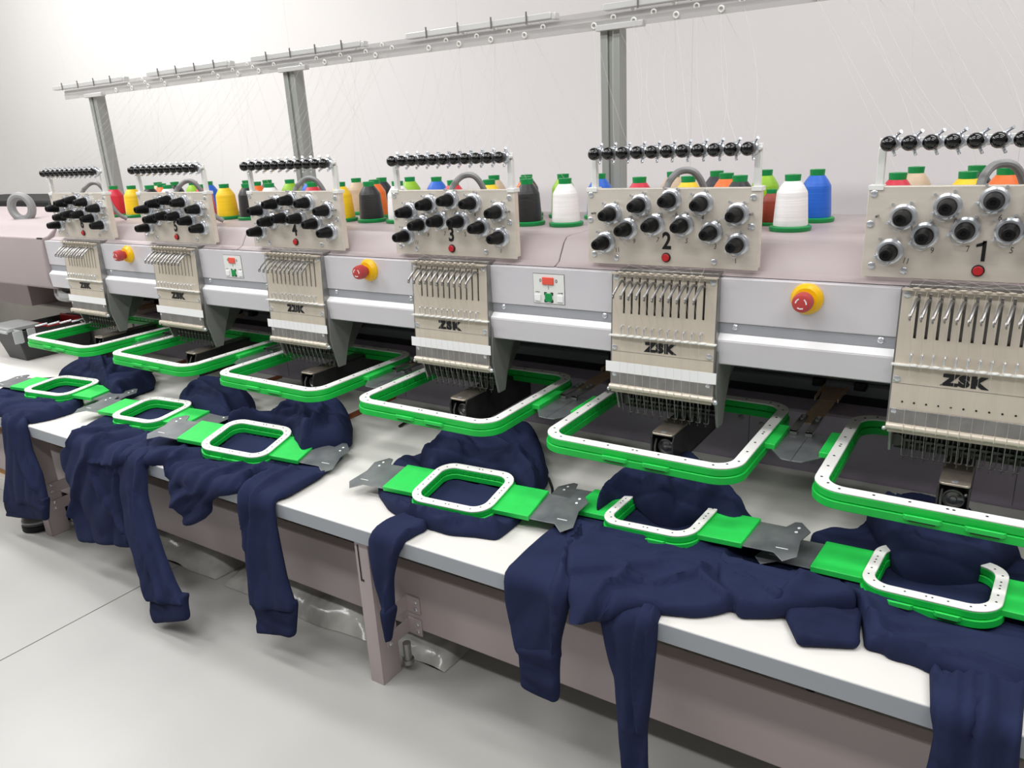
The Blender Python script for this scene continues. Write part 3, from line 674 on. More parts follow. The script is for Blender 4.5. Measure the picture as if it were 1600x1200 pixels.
def bag(x0, x1, y0, y1, h, lab, seed):
    m = MB(); nx, ny = 34, 22
    for j in range(ny+1):
        for i in range(nx+1):
            u, v = i/nx, j/ny; e = min(1, min(u, 1-u)*6)*min(1, min(v, 1-v)*5); e = e**.5
            p = Vector((x0+(x1-x0)*u, y0+(y1-y0)*v, seed))
            z = .002+h*e*(.8+.25*noise.noise(p*9))+.014*e*(1-abs(noise.noise(p*30)))*1.0
            m.v.append((p.x+.008*noise.noise(p*14), p.y+.012*noise.noise(p*11+Vector((5, 2, 1))), z))
    for j in range(ny):
        for i in range(nx):
            a = j*(nx+1)+i; m.f.append((a, a+1, a+nx+2, a+nx+1))
    m.f.append(tuple(range(nx, -1, -1)))
    o = obj('plastic_bag', m, 'bag', None, sharp=50); tag(o, lab, 'plastic bag', 'plastic wrapped packs under the table'); return o
bag(-2.05, -1.65, -.31, .02, .05, 'clear plastic wrapped pack on floor under the table near two hanging sleeves', 1.3)
bag(-1.62, -1.1, -.31, .0, .055, 'longest clear plastic pack on floor left of the middle table leg', 4.1)
bag(-1.06, -.88, -.30, .0, .035, 'clear plastic pack on floor just behind the middle table leg', 7.7)

sh = thing('shoe', (-2.43, -.36, 0), 'dark leather shoe on floor below the leftmost hanging sleeve', 'shoe')
m = MB(); prof = [(0, .0), (.004, .036), (.02, .044), (.026, .045), (.05, .040), (.066, .028), (.072, .01)]
vs = []; seg = 28
def shoeloop(z, s):
    return [( -2.43+(.052*s)*math.cos(a)*(1 if math.sin(a) < .2 else .9), -.36+(.065 if math.sin(a) < 0 else .17)*s*math.sin(a), z) for a in [2*PI*i/seg for i in range(seg)]]
def loft(loops):
    m = MB()
    for lp in loops: m.v += lp
    for i in range(len(loops)-1):
        for k in range(seg): m.f.append((i*seg+k, i*seg+(k+1) % seg, (i+1)*seg+(k+1) % seg, (i+1)*seg+k))
    m.f.append(tuple(range(seg-1, -1, -1))); m.f.append(tuple(range((len(loops)-1)*seg, len(loops)*seg))); return m
obj('sole', loft([shoeloop(0, .97), shoeloop(.003, 1.02), shoeloop(.018, 1.02), shoeloop(.02, .98)]), 'black', sh)
obj('upper', loft([shoeloop(.019, .97), shoeloop(.035, .97), shoeloop(.055, .86), shoeloop(.068, .68), shoeloop(.075, .4), shoeloop(.077, .1)]), 'leather', sh)
obj('welt', loft([shoeloop(.028, .99), shoeloop(.031, 1.0), shoeloop(.034, .98)]), 'galv', sh)

cb = thing('cardboard_box', (-2.95, -.2, 0), 'tan cardboard box on floor at the left edge behind the hanging sleeve', 'box')
obj('carton', MB().box(-3.15, -2.62, -.28, .0, .05, .27), 'cardboard', cb, .002)
obj('flap', MB().box(-3.15, -2.62, -.281, -.275, .27, .30), 'cardboard', cb, .001)
obj('pallet', MB().box(-3.2, -2.6, -.3, .02, 0, .05), 'laminate', cb, .002)
o = obj('black_cable', MB().tube(spline([(-.21, -.12, .2), (-.175, -.11, .1), (-.137, -.1, .06), (-.08, -.08, .015), (.1, 0, .008)], 6), .006, 8), 'black'); tag(o, 'black cable hanging below the table near the right end', 'cable')

# ================================================================== SWEATSHIRTS
def P3(u, v, h, t=.12):
    r = .006; R = 4*r/PI
    if v > r: return (u, YE+R+(v-r), ZT+h)
    if v < -r: return (u, YE-h+t*(v+r), ZT-R+(v+r))
    a = (r-v)/(2*r)*PI/2
    return (u, YE+R-(R+h)*math.sin(a), ZT-R+(R+h)*math.cos(a))
def seg_dist(P, poly):
    A = np.array(poly); B = np.roll(A, -1, 0); best = np.full(len(P), 9.)
    for a, b in zip(A, B):
        d = b-a; L = max(d@d, 1e-12); t = np.clip(((P-a)@d)/L, 0, 1)
        q = P-(a+t[:, None]*d); best = np.minimum(best, np.sqrt((q*q).sum(1)))
    return best
def inside(P, poly):
    A = np.array(poly); B = np.roll(A, -1, 0); c = np.zeros(len(P), bool)
    for a, b in zip(A, B):
        cond = (a[1] > P[:, 1]) != (b[1] > P[:, 1])
        with np.errstate(divide='ignore', invalid='ignore'):
            xi = (b[0]-a[0])*(P[:, 1]-a[1])/(b[1]-a[1])+a[0]
        c ^= cond & (P[:, 0] < xi)
    return c
def cloth(name, outline, m, parent, h=.012, w=.010, base=.003, folds=.006, fdir=0, fl=.30, fs=.075, bumps=(), creases=(), hoop=None, step=.0055, seed=0, dead=0, noise_hi=.001, tilt=.12, hmax=.2, limit=True):
    if name == 'cuff' and np.mean([p[1] for p in outline]) < -.02:
        md = np.median([p[1] for p in outline]); cu = np.mean([p[0] for p in outline]); outline = [(cu+(x-cu)*1.04, y+.018 if y > md else y) for x, y in outline]
    poly = chaikin(outline)
    pl = [poly[0]]
    for q in poly[1:]:
        if math.dist(q, pl[-1]) > .003: pl.append(q)
    if math.dist(pl[0], pl[-1]) < .003: pl.pop()
    A = np.array(pl); lo = A.min(0); hi = A.max(0)
    gx = np.arange(lo[0], hi[0], step); gy = np.arange(lo[1], hi[1], step*.87)
    pts = np.array([(x+(step/2 if j % 2 else 0), y) for j, y in enumerate(gy) for x in gx])
    ins = inside(pts, pl); pts = pts[ins]; d = seg_dist(pts, pl); pts = pts[d > .0125]
    tn = np.roll(A, -1, 0)-np.roll(A, 1, 0); tn /= np.maximum(np.linalg.norm(tn, axis=1), 1e-9)[:, None]; nr = np.stack([-tn[:, 1], tn[:, 0]], 1)
    area2 = np.sum(A[:, 0]*np.roll(A[:, 1], -1)-np.roll(A[:, 0], -1)*A[:, 1])
    if area2 < 0: nr = -nr
    for off in (.0015, .004, .008):
        q = A+nr*off; q = q[inside(q, pl)]; dq = seg_dist(q, pl); q = q[dq > off*.85]; pts = np.vstack([pts, q])
    n = len(pl)
    co = [Vector(p) for p in pl]+[Vector(p) for p in pts]
    r = geometry.delaunay_2d_cdt(co, [(i, (i+1) % n) for i in range(n)], [], 1, 1e-6)
    V, F = r[0], r[2]
    ca, sa = math.cos(fdir), math.sin(fdir)
    U = np.array([(v.x, v.y) for v in V]); dist = seg_dist(U, pl)
    # creases: list of (pts, amp, width)
    H = np.zeros(len(U))
    tt = np.clip(dist/w, 0, 1); prof = np.sqrt(np.clip(1-(1-tt)**2, 0, 1))
    for i, (x, y) in enumerate(U):
        a = (x*ca+y*sa)/fl; b = (-x*sa+y*ca)/fs
        b += .7*noise.noise((a*1.3, b*.35, seed)); a += .3*noise.noise((a*.8+4, b*.4, seed+2))
        n1 = abs(noise.noise(Vector((a+seed*3.1, b, seed*1.7))))**.75
        n2 = abs(noise.noise(Vector((a*1.9+5, b*1.7+2, seed+9))))**.8
        H[i] = h+folds*(2.2*n1-.5)+folds*.45*(2*n2-.4)+noise_hi*noise.noise(Vector((x*22, y*22, seed+3.3)))
    for (bx, by, rx, ry, rot, hh) in bumps:
        c, s_ = math.cos(rot), math.sin(rot); X = (U[:, 0]-bx)*c+(U[:, 1]-by)*s_; Y = -(U[:, 0]-bx)*s_+(U[:, 1]-by)*c
        H += hh*np.exp(-((X/rx)**2+(Y/ry)**2))
    for cp, amp, cw in creases:
        cpts = spline(cp, 5); best = np.full(len(U), 9.)
        sd = np.zeros(len(U))
        for a, b in zip(cpts[:-1], cpts[1:]):
            a = np.array(a); b = np.array(b); dd = b-a; L = max(dd@dd, 1e-12); t = np.clip(((U-a)@dd)/L, 0, 1); q = U-(a+t[:, None]*dd)
            ds = np.sqrt((q*q).sum(1)); sg = np.sign(dd[0]*q[:, 1]-dd[1]*q[:, 0]); mk = ds < best; best[mk] = ds[mk]; sd[mk] = sg[mk]
        # ridge, steep on its right side, soft on its left
        H += amp*np.where(sd > 0, np.exp(-(best/(1.4*cw))**2), np.exp(-(best/(cw*.35))**2))
    H = hmax*np.tanh(np.maximum(H, .004)/hmax)*prof
    if hoop is not None:
        mw, hw, hd = hoop; inv = mw.inverted()
        for i, (x, y) in enumerate(U):
            if y < 0: continue
            p = inv @ Vector((x, YE+y, mw.translation.z)); ox = max(abs(p.x)-hw, 0); oy = max(abs(p.y)-hd, 0); o = math.hypot(ox, oy)
            zt = (mw @ Vector((p.x, p.y, -.031 if o == 0 else -.034))).z-ZT-base
            k = 1-min(o/.05, 1); k = k*k*(3-2*k); k = k if o > 0 else 1
            tgt = zt if o > 0 else zt+.002
            if o == 0: H[i] = max(tgt*min(prof[i]*1.5, 1), .003*prof[i])
            elif o < .012: H[i] = H[i] if H[i] < tgt else tgt
            else: H[i] = H[i]*(1-k*.6)+min(H[i], tgt+.01)*k*.6
    if limit:
        for mw in SMW:
            inv = mw.inverted()
            for i, (x, y) in enumerate(U):
                if y < 0 or abs(x-mw.translation.x) > .34: continue
                p = inv @ Vector((x, YE+y, mw.translation.z))
                if abs(p.x) < .085 and abs(p.y) < .07 and hoop is not None: continue
                go = math.hypot(max(abs(p.x)-.285, 0), max(abs(p.y)-(.058 if abs(p.x) < .19 else .066), 0))
                if go < .025:
                    lim = max((mw @ Vector((p.x, p.y, -.020))).z-ZT-base, .002); e = go/.025
                    H[i] = min(H[i], lim+e*e*.03)
    bnd = dist < 1e-5
    nv = len(U)
    verts = [P3(x, y, base+H[i], tilt) for i, (x, y) in enumerate(U)]
    idx2 = {}
    for i in range(nv):
        if bnd[i]: idx2[i] = i
        else:
            idx2[i] = len(verts); verts.append(P3(U[i][0], U[i][1], base*.5 if U[i][1] > -.034 else min(base*.5, base+H[i]*.1), tilt))
    faces = [tuple(f) for f in F]+[tuple(idx2[i] for i in reversed(f)) for f in F]
    mb = MB(); mb.v = verts; mb.f = faces
    me = bpy.data.meshes.new(name); me.from_pydata(verts, [], faces); me.update()
    o = mesh_obj(name, me, m, parent, sharp=80)
    return o
G = {
 1:{
  'body':[(-0.134,0.456),(-0.147,0.384),(-0.179,0.383),(-0.212,0.345),(-0.193,0.324),(-0.166,0.319),(-0.138,0.282),(-0.137,0.228),(-0.111,0.181),(-0.087,0.137),(-0.072,0.073),(-0.049,0.077),(-0.041,0.067),(-0.008,0.07),(0.011,0.061),(0.046,0.056),(0.117,0.073),(0.171,0.101),(0.183,0.295),(0.153,0.395),(0.111,0.415),(0.101,0.468),(0.048,0.482),(-0.042,0.537)],
  'sleeveA':[(0.01,0.068),(0.018,0),(0.027,-0.031),(0.025,-0.078),(0.022,-0.103),(0.078,-0.095),(0.122,-0.07),(0.117,-0.002),(0.118,0.045),(0.123,0.091),(0.067,0.084)],
  'hood':[(-0.131,0.42),(-0.131,0.459),(-0.093,0.496),(-0.042,0.511),(0.047,0.429),(0.08,0.413),(0.099,0.41),(0.098,0.386),(0.071,0.324),(0.043,0.29),(0.0,0.267),(-0.034,0.263),(-0.06,0.273),(-0.082,0.311),(-0.106,0.359)],
 },
 2:{
  'body':[(-0.625,0.256),(-0.644,0.234),(-0.604,0.16),(-0.558,0.081),(-0.519,0.01),(-0.499,-0.005),(-0.488,-0.03),(-0.449,-0.019),(-0.397,0),(-0.353,0.011),(-0.299,0.03),(-0.272,0.056),(-0.26,0.076),(-0.247,0.058),(-0.205,0.08),(-0.19,0.099),(-0.179,0.153),(-0.182,0.214),(-0.202,0.248),(-0.236,0.301),(-0.316,0.352),(-0.359,0.403),(-0.428,0.414),(-0.512,0.421),(-0.603,0.417),(-0.623,0.364),(-0.615,0.315)],
  'sleeveA':[(-0.622,0.237),(-0.635,0.212),(-0.635,0.106),(-0.631,0.015),(-0.631,0),(-0.627,-0.039),(-0.613,-0.105),(-0.602,-0.136),(-0.514,-0.119),(-0.518,-0.091),(-0.511,-0.054),(-0.499,0),(-0.489,0.048),(-0.522,0.15)],
  'cuffA':[(-0.6,-0.133),(-0.597,-0.145),(-0.589,-0.19),(-0.564,-0.195),(-0.522,-0.2),(-0.516,-0.185),(-0.518,-0.15),(-0.516,-0.114)],
  'sleeveB':[(-0.452,-0.007),(-0.439,-0.048),(-0.416,-0.117),(-0.408,-0.186),(-0.396,-0.266),(-0.392,-0.282),(-0.35,-0.269),(-0.353,-0.247),(-0.357,-0.186),(-0.354,-0.143),(-0.35,-0.042),(-0.35,0),(-0.353,0.019),(-0.395,0.006)],
  'sleeveC':[(-0.322,0.183),(-0.307,0.239),(-0.258,0.26),(-0.188,0.242),(-0.145,0.228),(-0.11,0.185),(-0.094,0.152),(-0.185,0.093),(-0.203,0.079),(-0.246,0.062),(-0.291,0.092)],
  'cuffC':[(-0.191,0.098),(-0.174,0.068),(-0.154,0.033),(-0.076,0.069),(-0.084,0.104),(-0.086,0.143),(-0.092,0.162)],
  'hood':[(-0.573,0.389),(-0.566,0.414),(-0.517,0.432),(-0.458,0.44),(-0.408,0.424),(-0.382,0.37),(-0.342,0.351),(-0.312,0.315),(-0.298,0.289),(-0.319,0.271),(-0.373,0.292),(-0.397,0.282),(-0.42,0.251),(-0.462,0.249),(-0.492,0.271),(-0.528,0.299),(-0.563,0.287),(-0.573,0.224),(-0.584,0.257),(-0.59,0.299),(-0.572,0.352)],
 },
 3:{
  'body':[(-1.079,0.165),(-1.036,0.12),(-0.973,0.08),(-0.923,0.065),(-0.863,0.058),(-0.799,0.057),(-0.752,0.074),(-0.707,0.084),(-0.705,0.112),(-0.706,0.163),(-0.72,0.216),(-0.743,0.286),(-0.769,0.362),(-0.769,0.381),(-0.822,0.445),(-0.884,0.509),(-0.925,0.445),(-1.076,0.416),(-1.082,0.325),(-1.097,0.301),(-1.108,0.275),(-1.099,0.235)],
  'hood':[(-1.036,0.255),(-1.038,0.303),(-1.045,0.368),(-1.032,0.393),(-1.073,0.448),(-1.035,0.526),(-0.968,0.542),(-0.866,0.491),(-0.792,0.403),(-0.735,0.324),(-0.728,0.285),(-0.721,0.244),(-0.783,0.257),(-0.825,0.272),(-0.912,0.277),(-0.951,0.258),(-0.976,0.222)],
  'sleeveA':[(-0.917,0.084),(-0.926,0.069),(-0.941,0.035),(-0.938,0),(-0.945,-0.005),(-0.946,-0.029),(-0.936,-0.069),(-0.921,-0.118),(-0.912,-0.159),(-0.882,-0.149),(-0.884,-0.123),(-0.885,-0.075),(-0.871,-0.021),(-0.856,0),(-0.854,0.028),(-0.847,0.055),(-0.871,0.077)],
  'cuffA':[(-0.912,-0.153),(-0.906,-0.188),(-0.898,-0.212),(-0.892,-0.207),(-0.888,-0.182),(-0.877,-0.153),(-0.882,-0.144)],
 },
 4:{
  'body':[(-1.706,0.22),(-1.651,0.137),(-1.703,0.111),(-1.759,0.075),(-1.736,0.03),(-1.68,-0.002),(-1.664,-0.004),(-1.619,0.009),(-1.592,0),(-1.583,-0.018),(-1.572,-0.048),(-1.548,-0.09),(-1.514,-0.117),(-1.467,-0.091),(-1.436,-0.065),(-1.438,-0.042),(-1.401,-0.019),(-1.326,0),(-1.345,0.053),(-1.306,0.112),(-1.265,0.172),(-1.28,0.249),(-1.302,0.306),(-1.356,0.367),(-1.494,0.39),(-1.597,0.369),(-1.691,0.336)],
  'sleeveA':[(-1.375,0.214),(-1.37,0.13),(-1.344,0.044),(-1.323,0),(-1.324,-0.024),(-1.311,-0.091),(-1.31,-0.208),(-1.31,-0.256),(-1.164,-0.227),(-1.163,-0.212),(-1.185,-0.159),(-1.2,-0.095),(-1.211,-0.042),(-1.215,0),(-1.205,0.024),(-1.214,0.125),(-1.247,0.221),(-1.296,0.299)],
  'cuffA':[(-1.31,-0.248),(-1.309,-0.264),(-1.293,-0.286),(-1.29,-0.319),(-1.228,-0.304),(-1.174,-0.292),(-1.166,-0.257),(-1.161,-0.219)],
  'hood':[(-1.578,0.296),(-1.569,0.339),(-1.607,0.378),(-1.561,0.411),(-1.51,0.452),(-1.429,0.427),(-1.346,0.364),(-1.282,0.296),(-1.273,0.258),(-1.305,0.216),(-1.323,0.172),(-1.386,0.199),(-1.456,0.261),(-1.561,0.278),(-1.626,0.258),(-1.671,0.221),(-1.685,0.252),(-1.648,0.285)],
 },
 5:{
  'body':[(-2.077,0.143),(-2.074,0.055),(-2.016,0),(-2.068,-0.029),(-2.061,-0.06),(-2.047,-0.103),(-2.015,-0.138),(-2.042,-0.19),(-2.035,-0.272),(-2.021,-0.285),(-1.881,-0.259),(-1.787,-0.244),(-1.758,-0.224),(-1.738,-0.167),(-1.736,-0.116),(-1.713,-0.044),(-1.678,-0.005),(-1.641,0.024),(-1.595,0.063),(-1.625,0.103),(-1.737,0.144),(-1.792,0.222),(-1.809,0.298),(-1.957,0.319),(-2.014,0.231)],
  'sleeveA':[(-1.828,0.003),(-1.774,-0.037),(-1.745,-0.125),(-1.713,-0.18),(-1.687,-0.205),(-1.659,-0.252),(-1.625,-0.309),(-1.481,-0.28),(-1.488,-0.27),(-1.529,-0.24),(-1.578,-0.19),(-1.622,-0.135),(-1.665,-0.067),(-1.678,0),(-1.718,0.057),(-1.807,0.061)],
  'cuffA':[(-1.628,-0.305),(-1.614,-0.332),(-1.597,-0.359),(-1.538,-0.338),(-1.47,-0.312),(-1.486,-0.296),(-1.482,-0.273)],
  'hood':[(-1.995,0.298),(-1.998,0.376),(-1.978,0.419),(-1.868,0.428),(-1.751,0.384),(-1.694,0.327),(-1.727,0.288),(-1.667,0.255),(-1.701,0.233),(-1.757,0.234),(-1.844,0.245)],
 },
 6:{
  'body':[(-2.672,0.184),(-2.678,0.152),(-2.632,0.102),(-2.595,0.038),(-2.507,0),(-2.407,0),(-2.33,0),(-2.271,0.006),(-2.248,0.057),(-2.248,0.116),(-2.294,0.176),(-2.41,0.23),(-2.529,0.263)],
  'sleeveA':[(-2.464,0.021),(-2.391,-0.005),(-2.397,-0.104),(-2.425,-0.198),(-2.442,-0.263),(-2.191,-0.217),(-2.192,-0.208),(-2.209,-0.126),(-2.249,-0.067),(-2.265,0),(-2.341,0.031)],
  'cuffA':[(-2.439,-0.252),(-2.45,-0.31),(-2.32,-0.288),(-2.209,-0.266),(-2.189,-0.209)],
  'hood':[(-2.585,0.247),(-2.602,0.302),(-2.635,0.353),(-2.681,0.385),(-2.724,0.456),(-2.64,0.455),(-2.581,0.48),(-2.295,0.419),(-2.218,0.363),(-2.212,0.294),(-2.175,0.236),(-2.21,0.22),(-2.31,0.243),(-2.451,0.26)],
 },

}
GL = {1: 'rightmost navy hooded sweatshirt draped over the table edge under the nearest small hoop', 2: 'navy hooded sweatshirt in front of head two with two long sleeves hanging down',
      3: 'navy hooded sweatshirt in front of head three with one sleeve over the middle table leg', 4: 'navy hooded sweatshirt in front of head four with a dark hood bunched on the table',
      5: 'navy hooded sweatshirt in front of head five, its body hanging below the table edge', 6: 'leftmost navy hooded sweatshirt with one wide sleeve hanging over the shoe'}
OPT = {  # per garment, per piece options
 (1, 'body'): dict(h=.018, folds=.010, fdir=.3),
 (1, 'hood'): dict(base=.03, h=.03, w=.03, folds=.010, fdir=-.5, fs=.04, bumps=[(-.04, .42, .1, .05, .3, .02), (.0, .33, .07, .03, 0, .022)]),
 (1, 'sleeveA'): dict(base=.004, h=.012, folds=.006, fdir=1.57, fs=.03),
 (2, 'body'): dict(h=.018, folds=.009, fdir=.5, base=.006),
 (2, 'hood'): dict(base=.035, h=.03, w=.03, folds=.012, fdir=1.2, fs=.05, bumps=[(-.47, .37, .06, .08, .3, .035)]),
 (2, 'sleeveA'): dict(base=.003, h=.012, folds=.004, fdir=1.4),
 (2, 'sleeveB'): dict(base=.002, h=.010, folds=.006, fdir=1.57, fs=.045),
 (2, 'sleeveC'): dict(base=.01, h=.022, folds=.010, fdir=.3),
 (2, 'cuffC'): dict(base=.008, h=.010),
 (3, 'body'): dict(h=.02, folds=.009, fdir=-.5, w=.016),
 (3, 'hood'): dict(base=.02, h=.04, w=.035, folds=.010, fdir=-.7, fs=.05, bumps=[(-.85, .45, .09, .07, 0, .03)]),
 (3, 'sleeveA'): dict(base=.004, h=.014, folds=.004, fdir=1.4),
 (4, 'body'): dict(h=.02, folds=.010, fdir=.5, fs=.06),
 (4, 'hood'): dict(base=.02, h=.045, w=.035, folds=.014, fdir=.4, fs=.05, bumps=[(-1.47, .46, .07, .07, 0, .025)]),
 (4, 'sleeveA'): dict(base=.012, h=.012, folds=.005, fdir=1.2),
 (5, 'body'): dict(h=.016, folds=.011, fdir=1.25, fs=.11),
 (5, 'hood'): dict(base=.01, h=.06, w=.05, folds=.010, fdir=.3, bumps=[(-1.95, .42, .08, .08, 0, .02)]),
 (5, 'sleeveA'): dict(base=.014, h=.012, folds=.005, fdir=1.4),
 (6, 'body'): dict(h=.035, folds=.012, fdir=.3, fs=.05, w=.02),
 (6, 'hood'): dict(base=.01, h=.06, w=.05, folds=.016, fdir=1.0, fs=.05, bumps=[(-2.45, .40, .07, .08, 0, .03)]),
 (6, 'sleeveA'): dict(base=.006, h=.014, folds=.006, fdir=1.4),
}
CREASE = {
 (2, 'body'):[([(-0.484,-0.028),(-0.446,0),(-0.43,0.056)],0.014,0.012),([(-0.43,0.055),(-0.387,0.053),(-0.358,0.082),(-0.326,0.134)],0.01,0.01),([(-0.409,0.131),(-0.377,0.173),(-0.316,0.172),(-0.268,0.182)],0.005,0.01),([(-0.31,0.154),(-0.269,0.13),(-0.233,0.118),(-0.196,0.097)],0.014,0.014),([(-0.617,0.239),(-0.574,0.185),(-0.528,0.163),(-0.472,0.173),(-0.416,0.211),(-0.375,0.253)],0.012,0.012),([(-0.496,0.139),(-0.438,0.14),(-0.401,0.173),(-0.335,0.225)],0.01,0.014),([(-0.332,0.119),(-0.292,0.085),(-0.26,0.069)],0.01,0.012),([(-0.513,0.021),(-0.451,0.06),(-0.398,0.106)],0.006,0.02)],
 (2, 'sleeveC'):[([(-0.265,0.19),(-0.23,0.227),(-0.194,0.211),(-0.183,0.155),(-0.192,0.119)],0.014,0.014),([(-0.193,0.253),(-0.159,0.223),(-0.119,0.201)],0.012,0.014),([(-0.187,0.101),(-0.142,0.12),(-0.093,0.138)],-0.003,0.004)],
 (2, 'sleeveA'):[([(-0.586,0.193),(-0.556,0.058),(-0.53,-0.004),(-0.527,-0.102),(-0.523,-0.176)],0.008,0.012),([(-0.582,0.137),(-0.54,0.03),(-0.518,-0.013),(-0.515,-0.073)],0.006,0.008)],
 (2, 'sleeveB'):[([(-0.376,0),(-0.377,-0.074),(-0.366,-0.176)],0.012,0.01),([(-0.415,-0.017),(-0.397,-0.093),(-0.388,-0.185)],0.006,0.014),([(-0.359,0),(-0.357,-0.066),(-0.361,-0.162)],0.007,0.008)],
 (2, 'hood'):[([(-0.555,0.364),(-0.515,0.331),(-0.466,0.266)],0.018,0.014),([(-0.436,0.259),(-0.466,0.306),(-0.48,0.384)],0.02,0.018),([(-0.543,0.379),(-0.501,0.419),(-0.436,0.397),(-0.381,0.358),(-0.323,0.317)],0.016,0.016),([(-0.428,0.376),(-0.399,0.324),(-0.388,0.268)],0.014,0.014),([(-0.559,0.242),(-0.559,0.3),(-0.539,0.336)],0.012,0.014)],
 (1, 'body'):[([(-0.142,0.239),(-0.097,0.187),(-0.033,0.171),(0.031,0.188),(0.105,0.238)],0.014,0.014),([(-0.081,0.121),(-0.028,0.128),(0.034,0.149),(0.115,0.159)],0.005,0.01),([(-0.042,0.072),(0.008,0.075),(0.059,0.087),(0.116,0.085)],0.008,0.01),([(-0.119,0.201),(-0.078,0.132),(-0.052,0.083)],0.01,0.012)],
 (1, 'hood'):[([(-0.122,0.407),(-0.086,0.317),(-0.041,0.278),(0.011,0.278),(0.054,0.308),(0.095,0.378)],0.02,0.016),([(-0.082,0.399),(-0.044,0.339),(0.001,0.336),(0.031,0.379),(0.043,0.424)],0.018,0.014),([(-0.04,0.393),(-0.002,0.371),(0.024,0.414)],0.014,0.012),([(-0.105,0.444),(-0.076,0.388),(-0.05,0.311)],0.014,0.012),([(0.044,0.411),(0.073,0.395),(0.099,0.39)],0.012,0.012)],
 (1, 'sleeveA'):[([(0.072,0.064),(0.073,0),(0.077,-0.052)],0.01,0.012),([(0.038,0.053),(0.032,0),(0.036,-0.051)],0.006,0.012)],
 (3, 'body'):[([(-0.977,0.107),(-0.912,0.072),(-0.84,0.077),(-0.793,0.12),(-0.753,0.176)],0.014,0.012),([(-0.898,0.062),(-0.831,0.052),(-0.789,0.084),(-0.73,0.093),(-0.703,0.092)],0.014,0.012),([(-1.052,0.143),(-0.965,0.09),(-0.898,0.062)],0.008,0.012),([(-0.756,0.163),(-0.737,0.12),(-0.73,0.093)],0.008,0.008)],
 (3, 'hood'):[([(-1.024,0.387),(-0.977,0.378),(-0.877,0.328),(-0.79,0.288),(-0.724,0.256)],0.02,0.016),([(-1.023,0.256),(-1.015,0.312),(-0.958,0.317)],0.014,0.014),([(-0.903,0.251),(-0.938,0.29),(-0.972,0.318)],0.012,0.01),([(-0.795,0.278),(-0.771,0.314),(-0.722,0.299)],0.014,0.012),([(-1.042,0.429),(-0.955,0.404),(-0.869,0.391)],0.014,0.014),([(-0.835,0.285),(-0.761,0.244),(-0.727,0.224)],0.014,0.012),([(-0.961,0.236),(-0.919,0.264),(-0.877,0.275)],0.012,0.012)],
 (3, 'sleeveA'):[([(-0.844,0.064),(-0.859,0.01),(-0.867,-0.009),(-0.877,-0.049),(-0.894,-0.107),(-0.89,-0.154)],0.008,0.01)],
 (5, 'body'):[([(-2.05,-0.019),(-1.994,0.015),(-1.956,0.061),(-1.889,0.124)],0.012,0.016),([(-2.039,-0.209),(-2.002,-0.145),(-1.942,-0.052),(-1.89,0)],0.016,0.018),([(-1.885,-0.023),(-1.806,-0.014),(-1.738,0)],0.012,0.01),([(-1.781,-0.189),(-1.827,-0.141),(-1.882,-0.067)],0.012,0.014),([(-1.759,-0.223),(-1.775,-0.155),(-1.795,-0.075),(-1.772,-0.001)],0.014,0.014),([(-1.678,0),(-1.721,0.025),(-1.794,0.078)],0.01,0.012),([(-2.016,-0.28),(-1.893,-0.26),(-1.778,-0.237)],-0.002,0.004)],
 (5, 'sleeveA'):[([(-1.553,-0.275),(-1.63,-0.175),(-1.677,-0.082),(-1.678,-0.002)],0.01,0.012),([(-1.608,-0.227),(-1.681,-0.129),(-1.712,-0.054)],0.006,0.01)],
 (4, 'body'):[([(-1.836,0.105),(-1.71,0.092),(-1.685,0.131)],0.012,0.012),([(-1.638,0),(-1.607,0.048),(-1.64,0.099)],0.012,0.012),([(-1.587,0),(-1.579,0.042),(-1.508,0.072),(-1.424,0.083)],0.014,0.014),([(-1.525,-0.008),(-1.469,0),(-1.44,0.015)],0.008,0.008),([(-1.573,-0.087),(-1.51,-0.037),(-1.425,0),(-1.4,0.057)],0.012,0.014),([(-1.345,0.02),(-1.353,0.088),(-1.318,0.143)],0.01,0.012)],
 (4, 'sleeveA'):[([(-1.288,0.113),(-1.269,0.01),(-1.268,-0.01),(-1.282,-0.159),(-1.257,-0.244)],0.01,0.012),([(-1.339,0.133),(-1.314,0.021),(-1.305,-0.007),(-1.302,-0.107)],0.006,0.012)],
 (4, 'hood'):[([(-1.57,0.343),(-1.446,0.289),(-1.345,0.201)],0.018,0.014),([(-1.527,0.296),(-1.493,0.357),(-1.389,0.361)],0.016,0.014),([(-1.33,0.188),(-1.341,0.265),(-1.265,0.271)],0.016,0.014),([(-1.624,0.211),(-1.578,0.252),(-1.489,0.256)],0.008,0.01),([(-1.495,0.377),(-1.405,0.318),(-1.357,0.248)],0.014,0.012)],
 (5, 'hood'):[([(-1.934,0.283),(-1.927,0.327),(-1.826,0.302),(-1.711,0.267)],0.014,0.014),([(-1.861,0.263),(-1.726,0.228),(-1.656,0.236)],0.014,0.014),([(-1.952,0.353),(-1.868,0.366),(-1.737,0.331)],0.012,0.014)],
 (6, 'body'):[([(-2.519,0.048),(-2.482,0.094),(-2.351,0.102),(-2.304,0.171)],0.014,0.012),([(-2.434,0.003),(-2.361,0.05),(-2.322,0.115)],0.014,0.012),([(-2.624,0.133),(-2.512,0.131),(-2.471,0.162)],0.012,0.012)],
 (6, 'sleeveA'):[([(-2.321,0),(-2.299,-0.077),(-2.238,-0.167)],0.01,0.014)],
 (6, 'hood'):[([(-2.592,0.338),(-2.458,0.305),(-2.268,0.237),(-2.177,0.214)],0.02,0.014),([(-2.236,0.226),(-2.432,0.331),(-2.629,0.418)],0.02,0.014),([(-2.297,0.277),(-2.381,0.368),(-2.383,0.412)],0.016,0.014),([(-2.206,0.239),(-2.211,0.289),(-2.241,0.357)],0.016,0.014)],

}
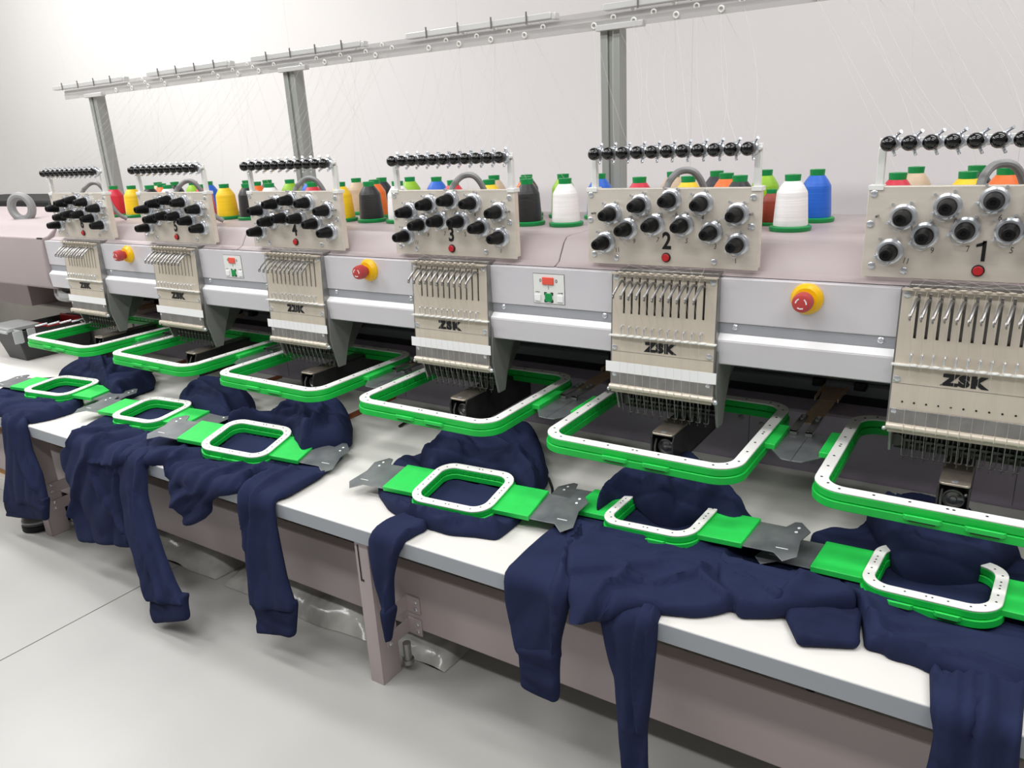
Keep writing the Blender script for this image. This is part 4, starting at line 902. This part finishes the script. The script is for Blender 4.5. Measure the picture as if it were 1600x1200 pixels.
for k in G:
    g = thing('hooded_sweatshirt', (SMALL[k-1][0], -.2, ZT), GL[k], 'sweatshirt', 'navy sweatshirts clamped in small hoops')
    for pc, ol in G[k].items():
        op = dict(OPT.get((k, pc), {})); op['seed'] = k*7.3+len(pc)*1.9; op['limit'] = pc != 'hood'; op['hmax'] = {'hood': .08 if k in (1, 2) else .115}.get(pc, .06); op['folds'] = op.get('folds', .006)*1.25; op['fs'] = op.get('fs', .075)*.85; op['creases'] = [(c, a_*(1.9 if pc == 'hood' else 1.4), w_*.85) for c, a_, w_ in CREASE.get((k, pc), ())]; op['tilt'] = .3 if k == 5 and pc in ('sleeveA', 'cuffA') else .12
        if pc == 'body': op['hoop'] = (SMW[k-1], .0755, .0585)
        if pc.startswith('cuff'): op = dict(dict(base=.006, h=.011, folds=.002), **op)
        cloth({'sleeveA': 'sleeve', 'sleeveB': 'sleeve', 'sleeveC': 'sleeve', 'cuffA': 'cuff', 'cuffC': 'cuff'}.get(pc, pc), ol, 'navy_rib' if pc.startswith('cuff') else 'navy', g, **op)
    if k == 4:
        obj('drawcord', MB().tube(spline([(-1.40, -.03, ZT+.03), (-1.388, -.045, ZT+.014), (-1.375, -.055, ZT+.005), (-1.37, -.075, ZT+.004)], 5), .003, 8), 'black', g)
    if k == 3:
        obj('drawcord', MB().tube(spline([(-.73, -.09, ZT+.03), (-.715, -.1, ZT+.012), (-.705, -.12, ZT+.005)], 5), .003, 8), 'black', g)
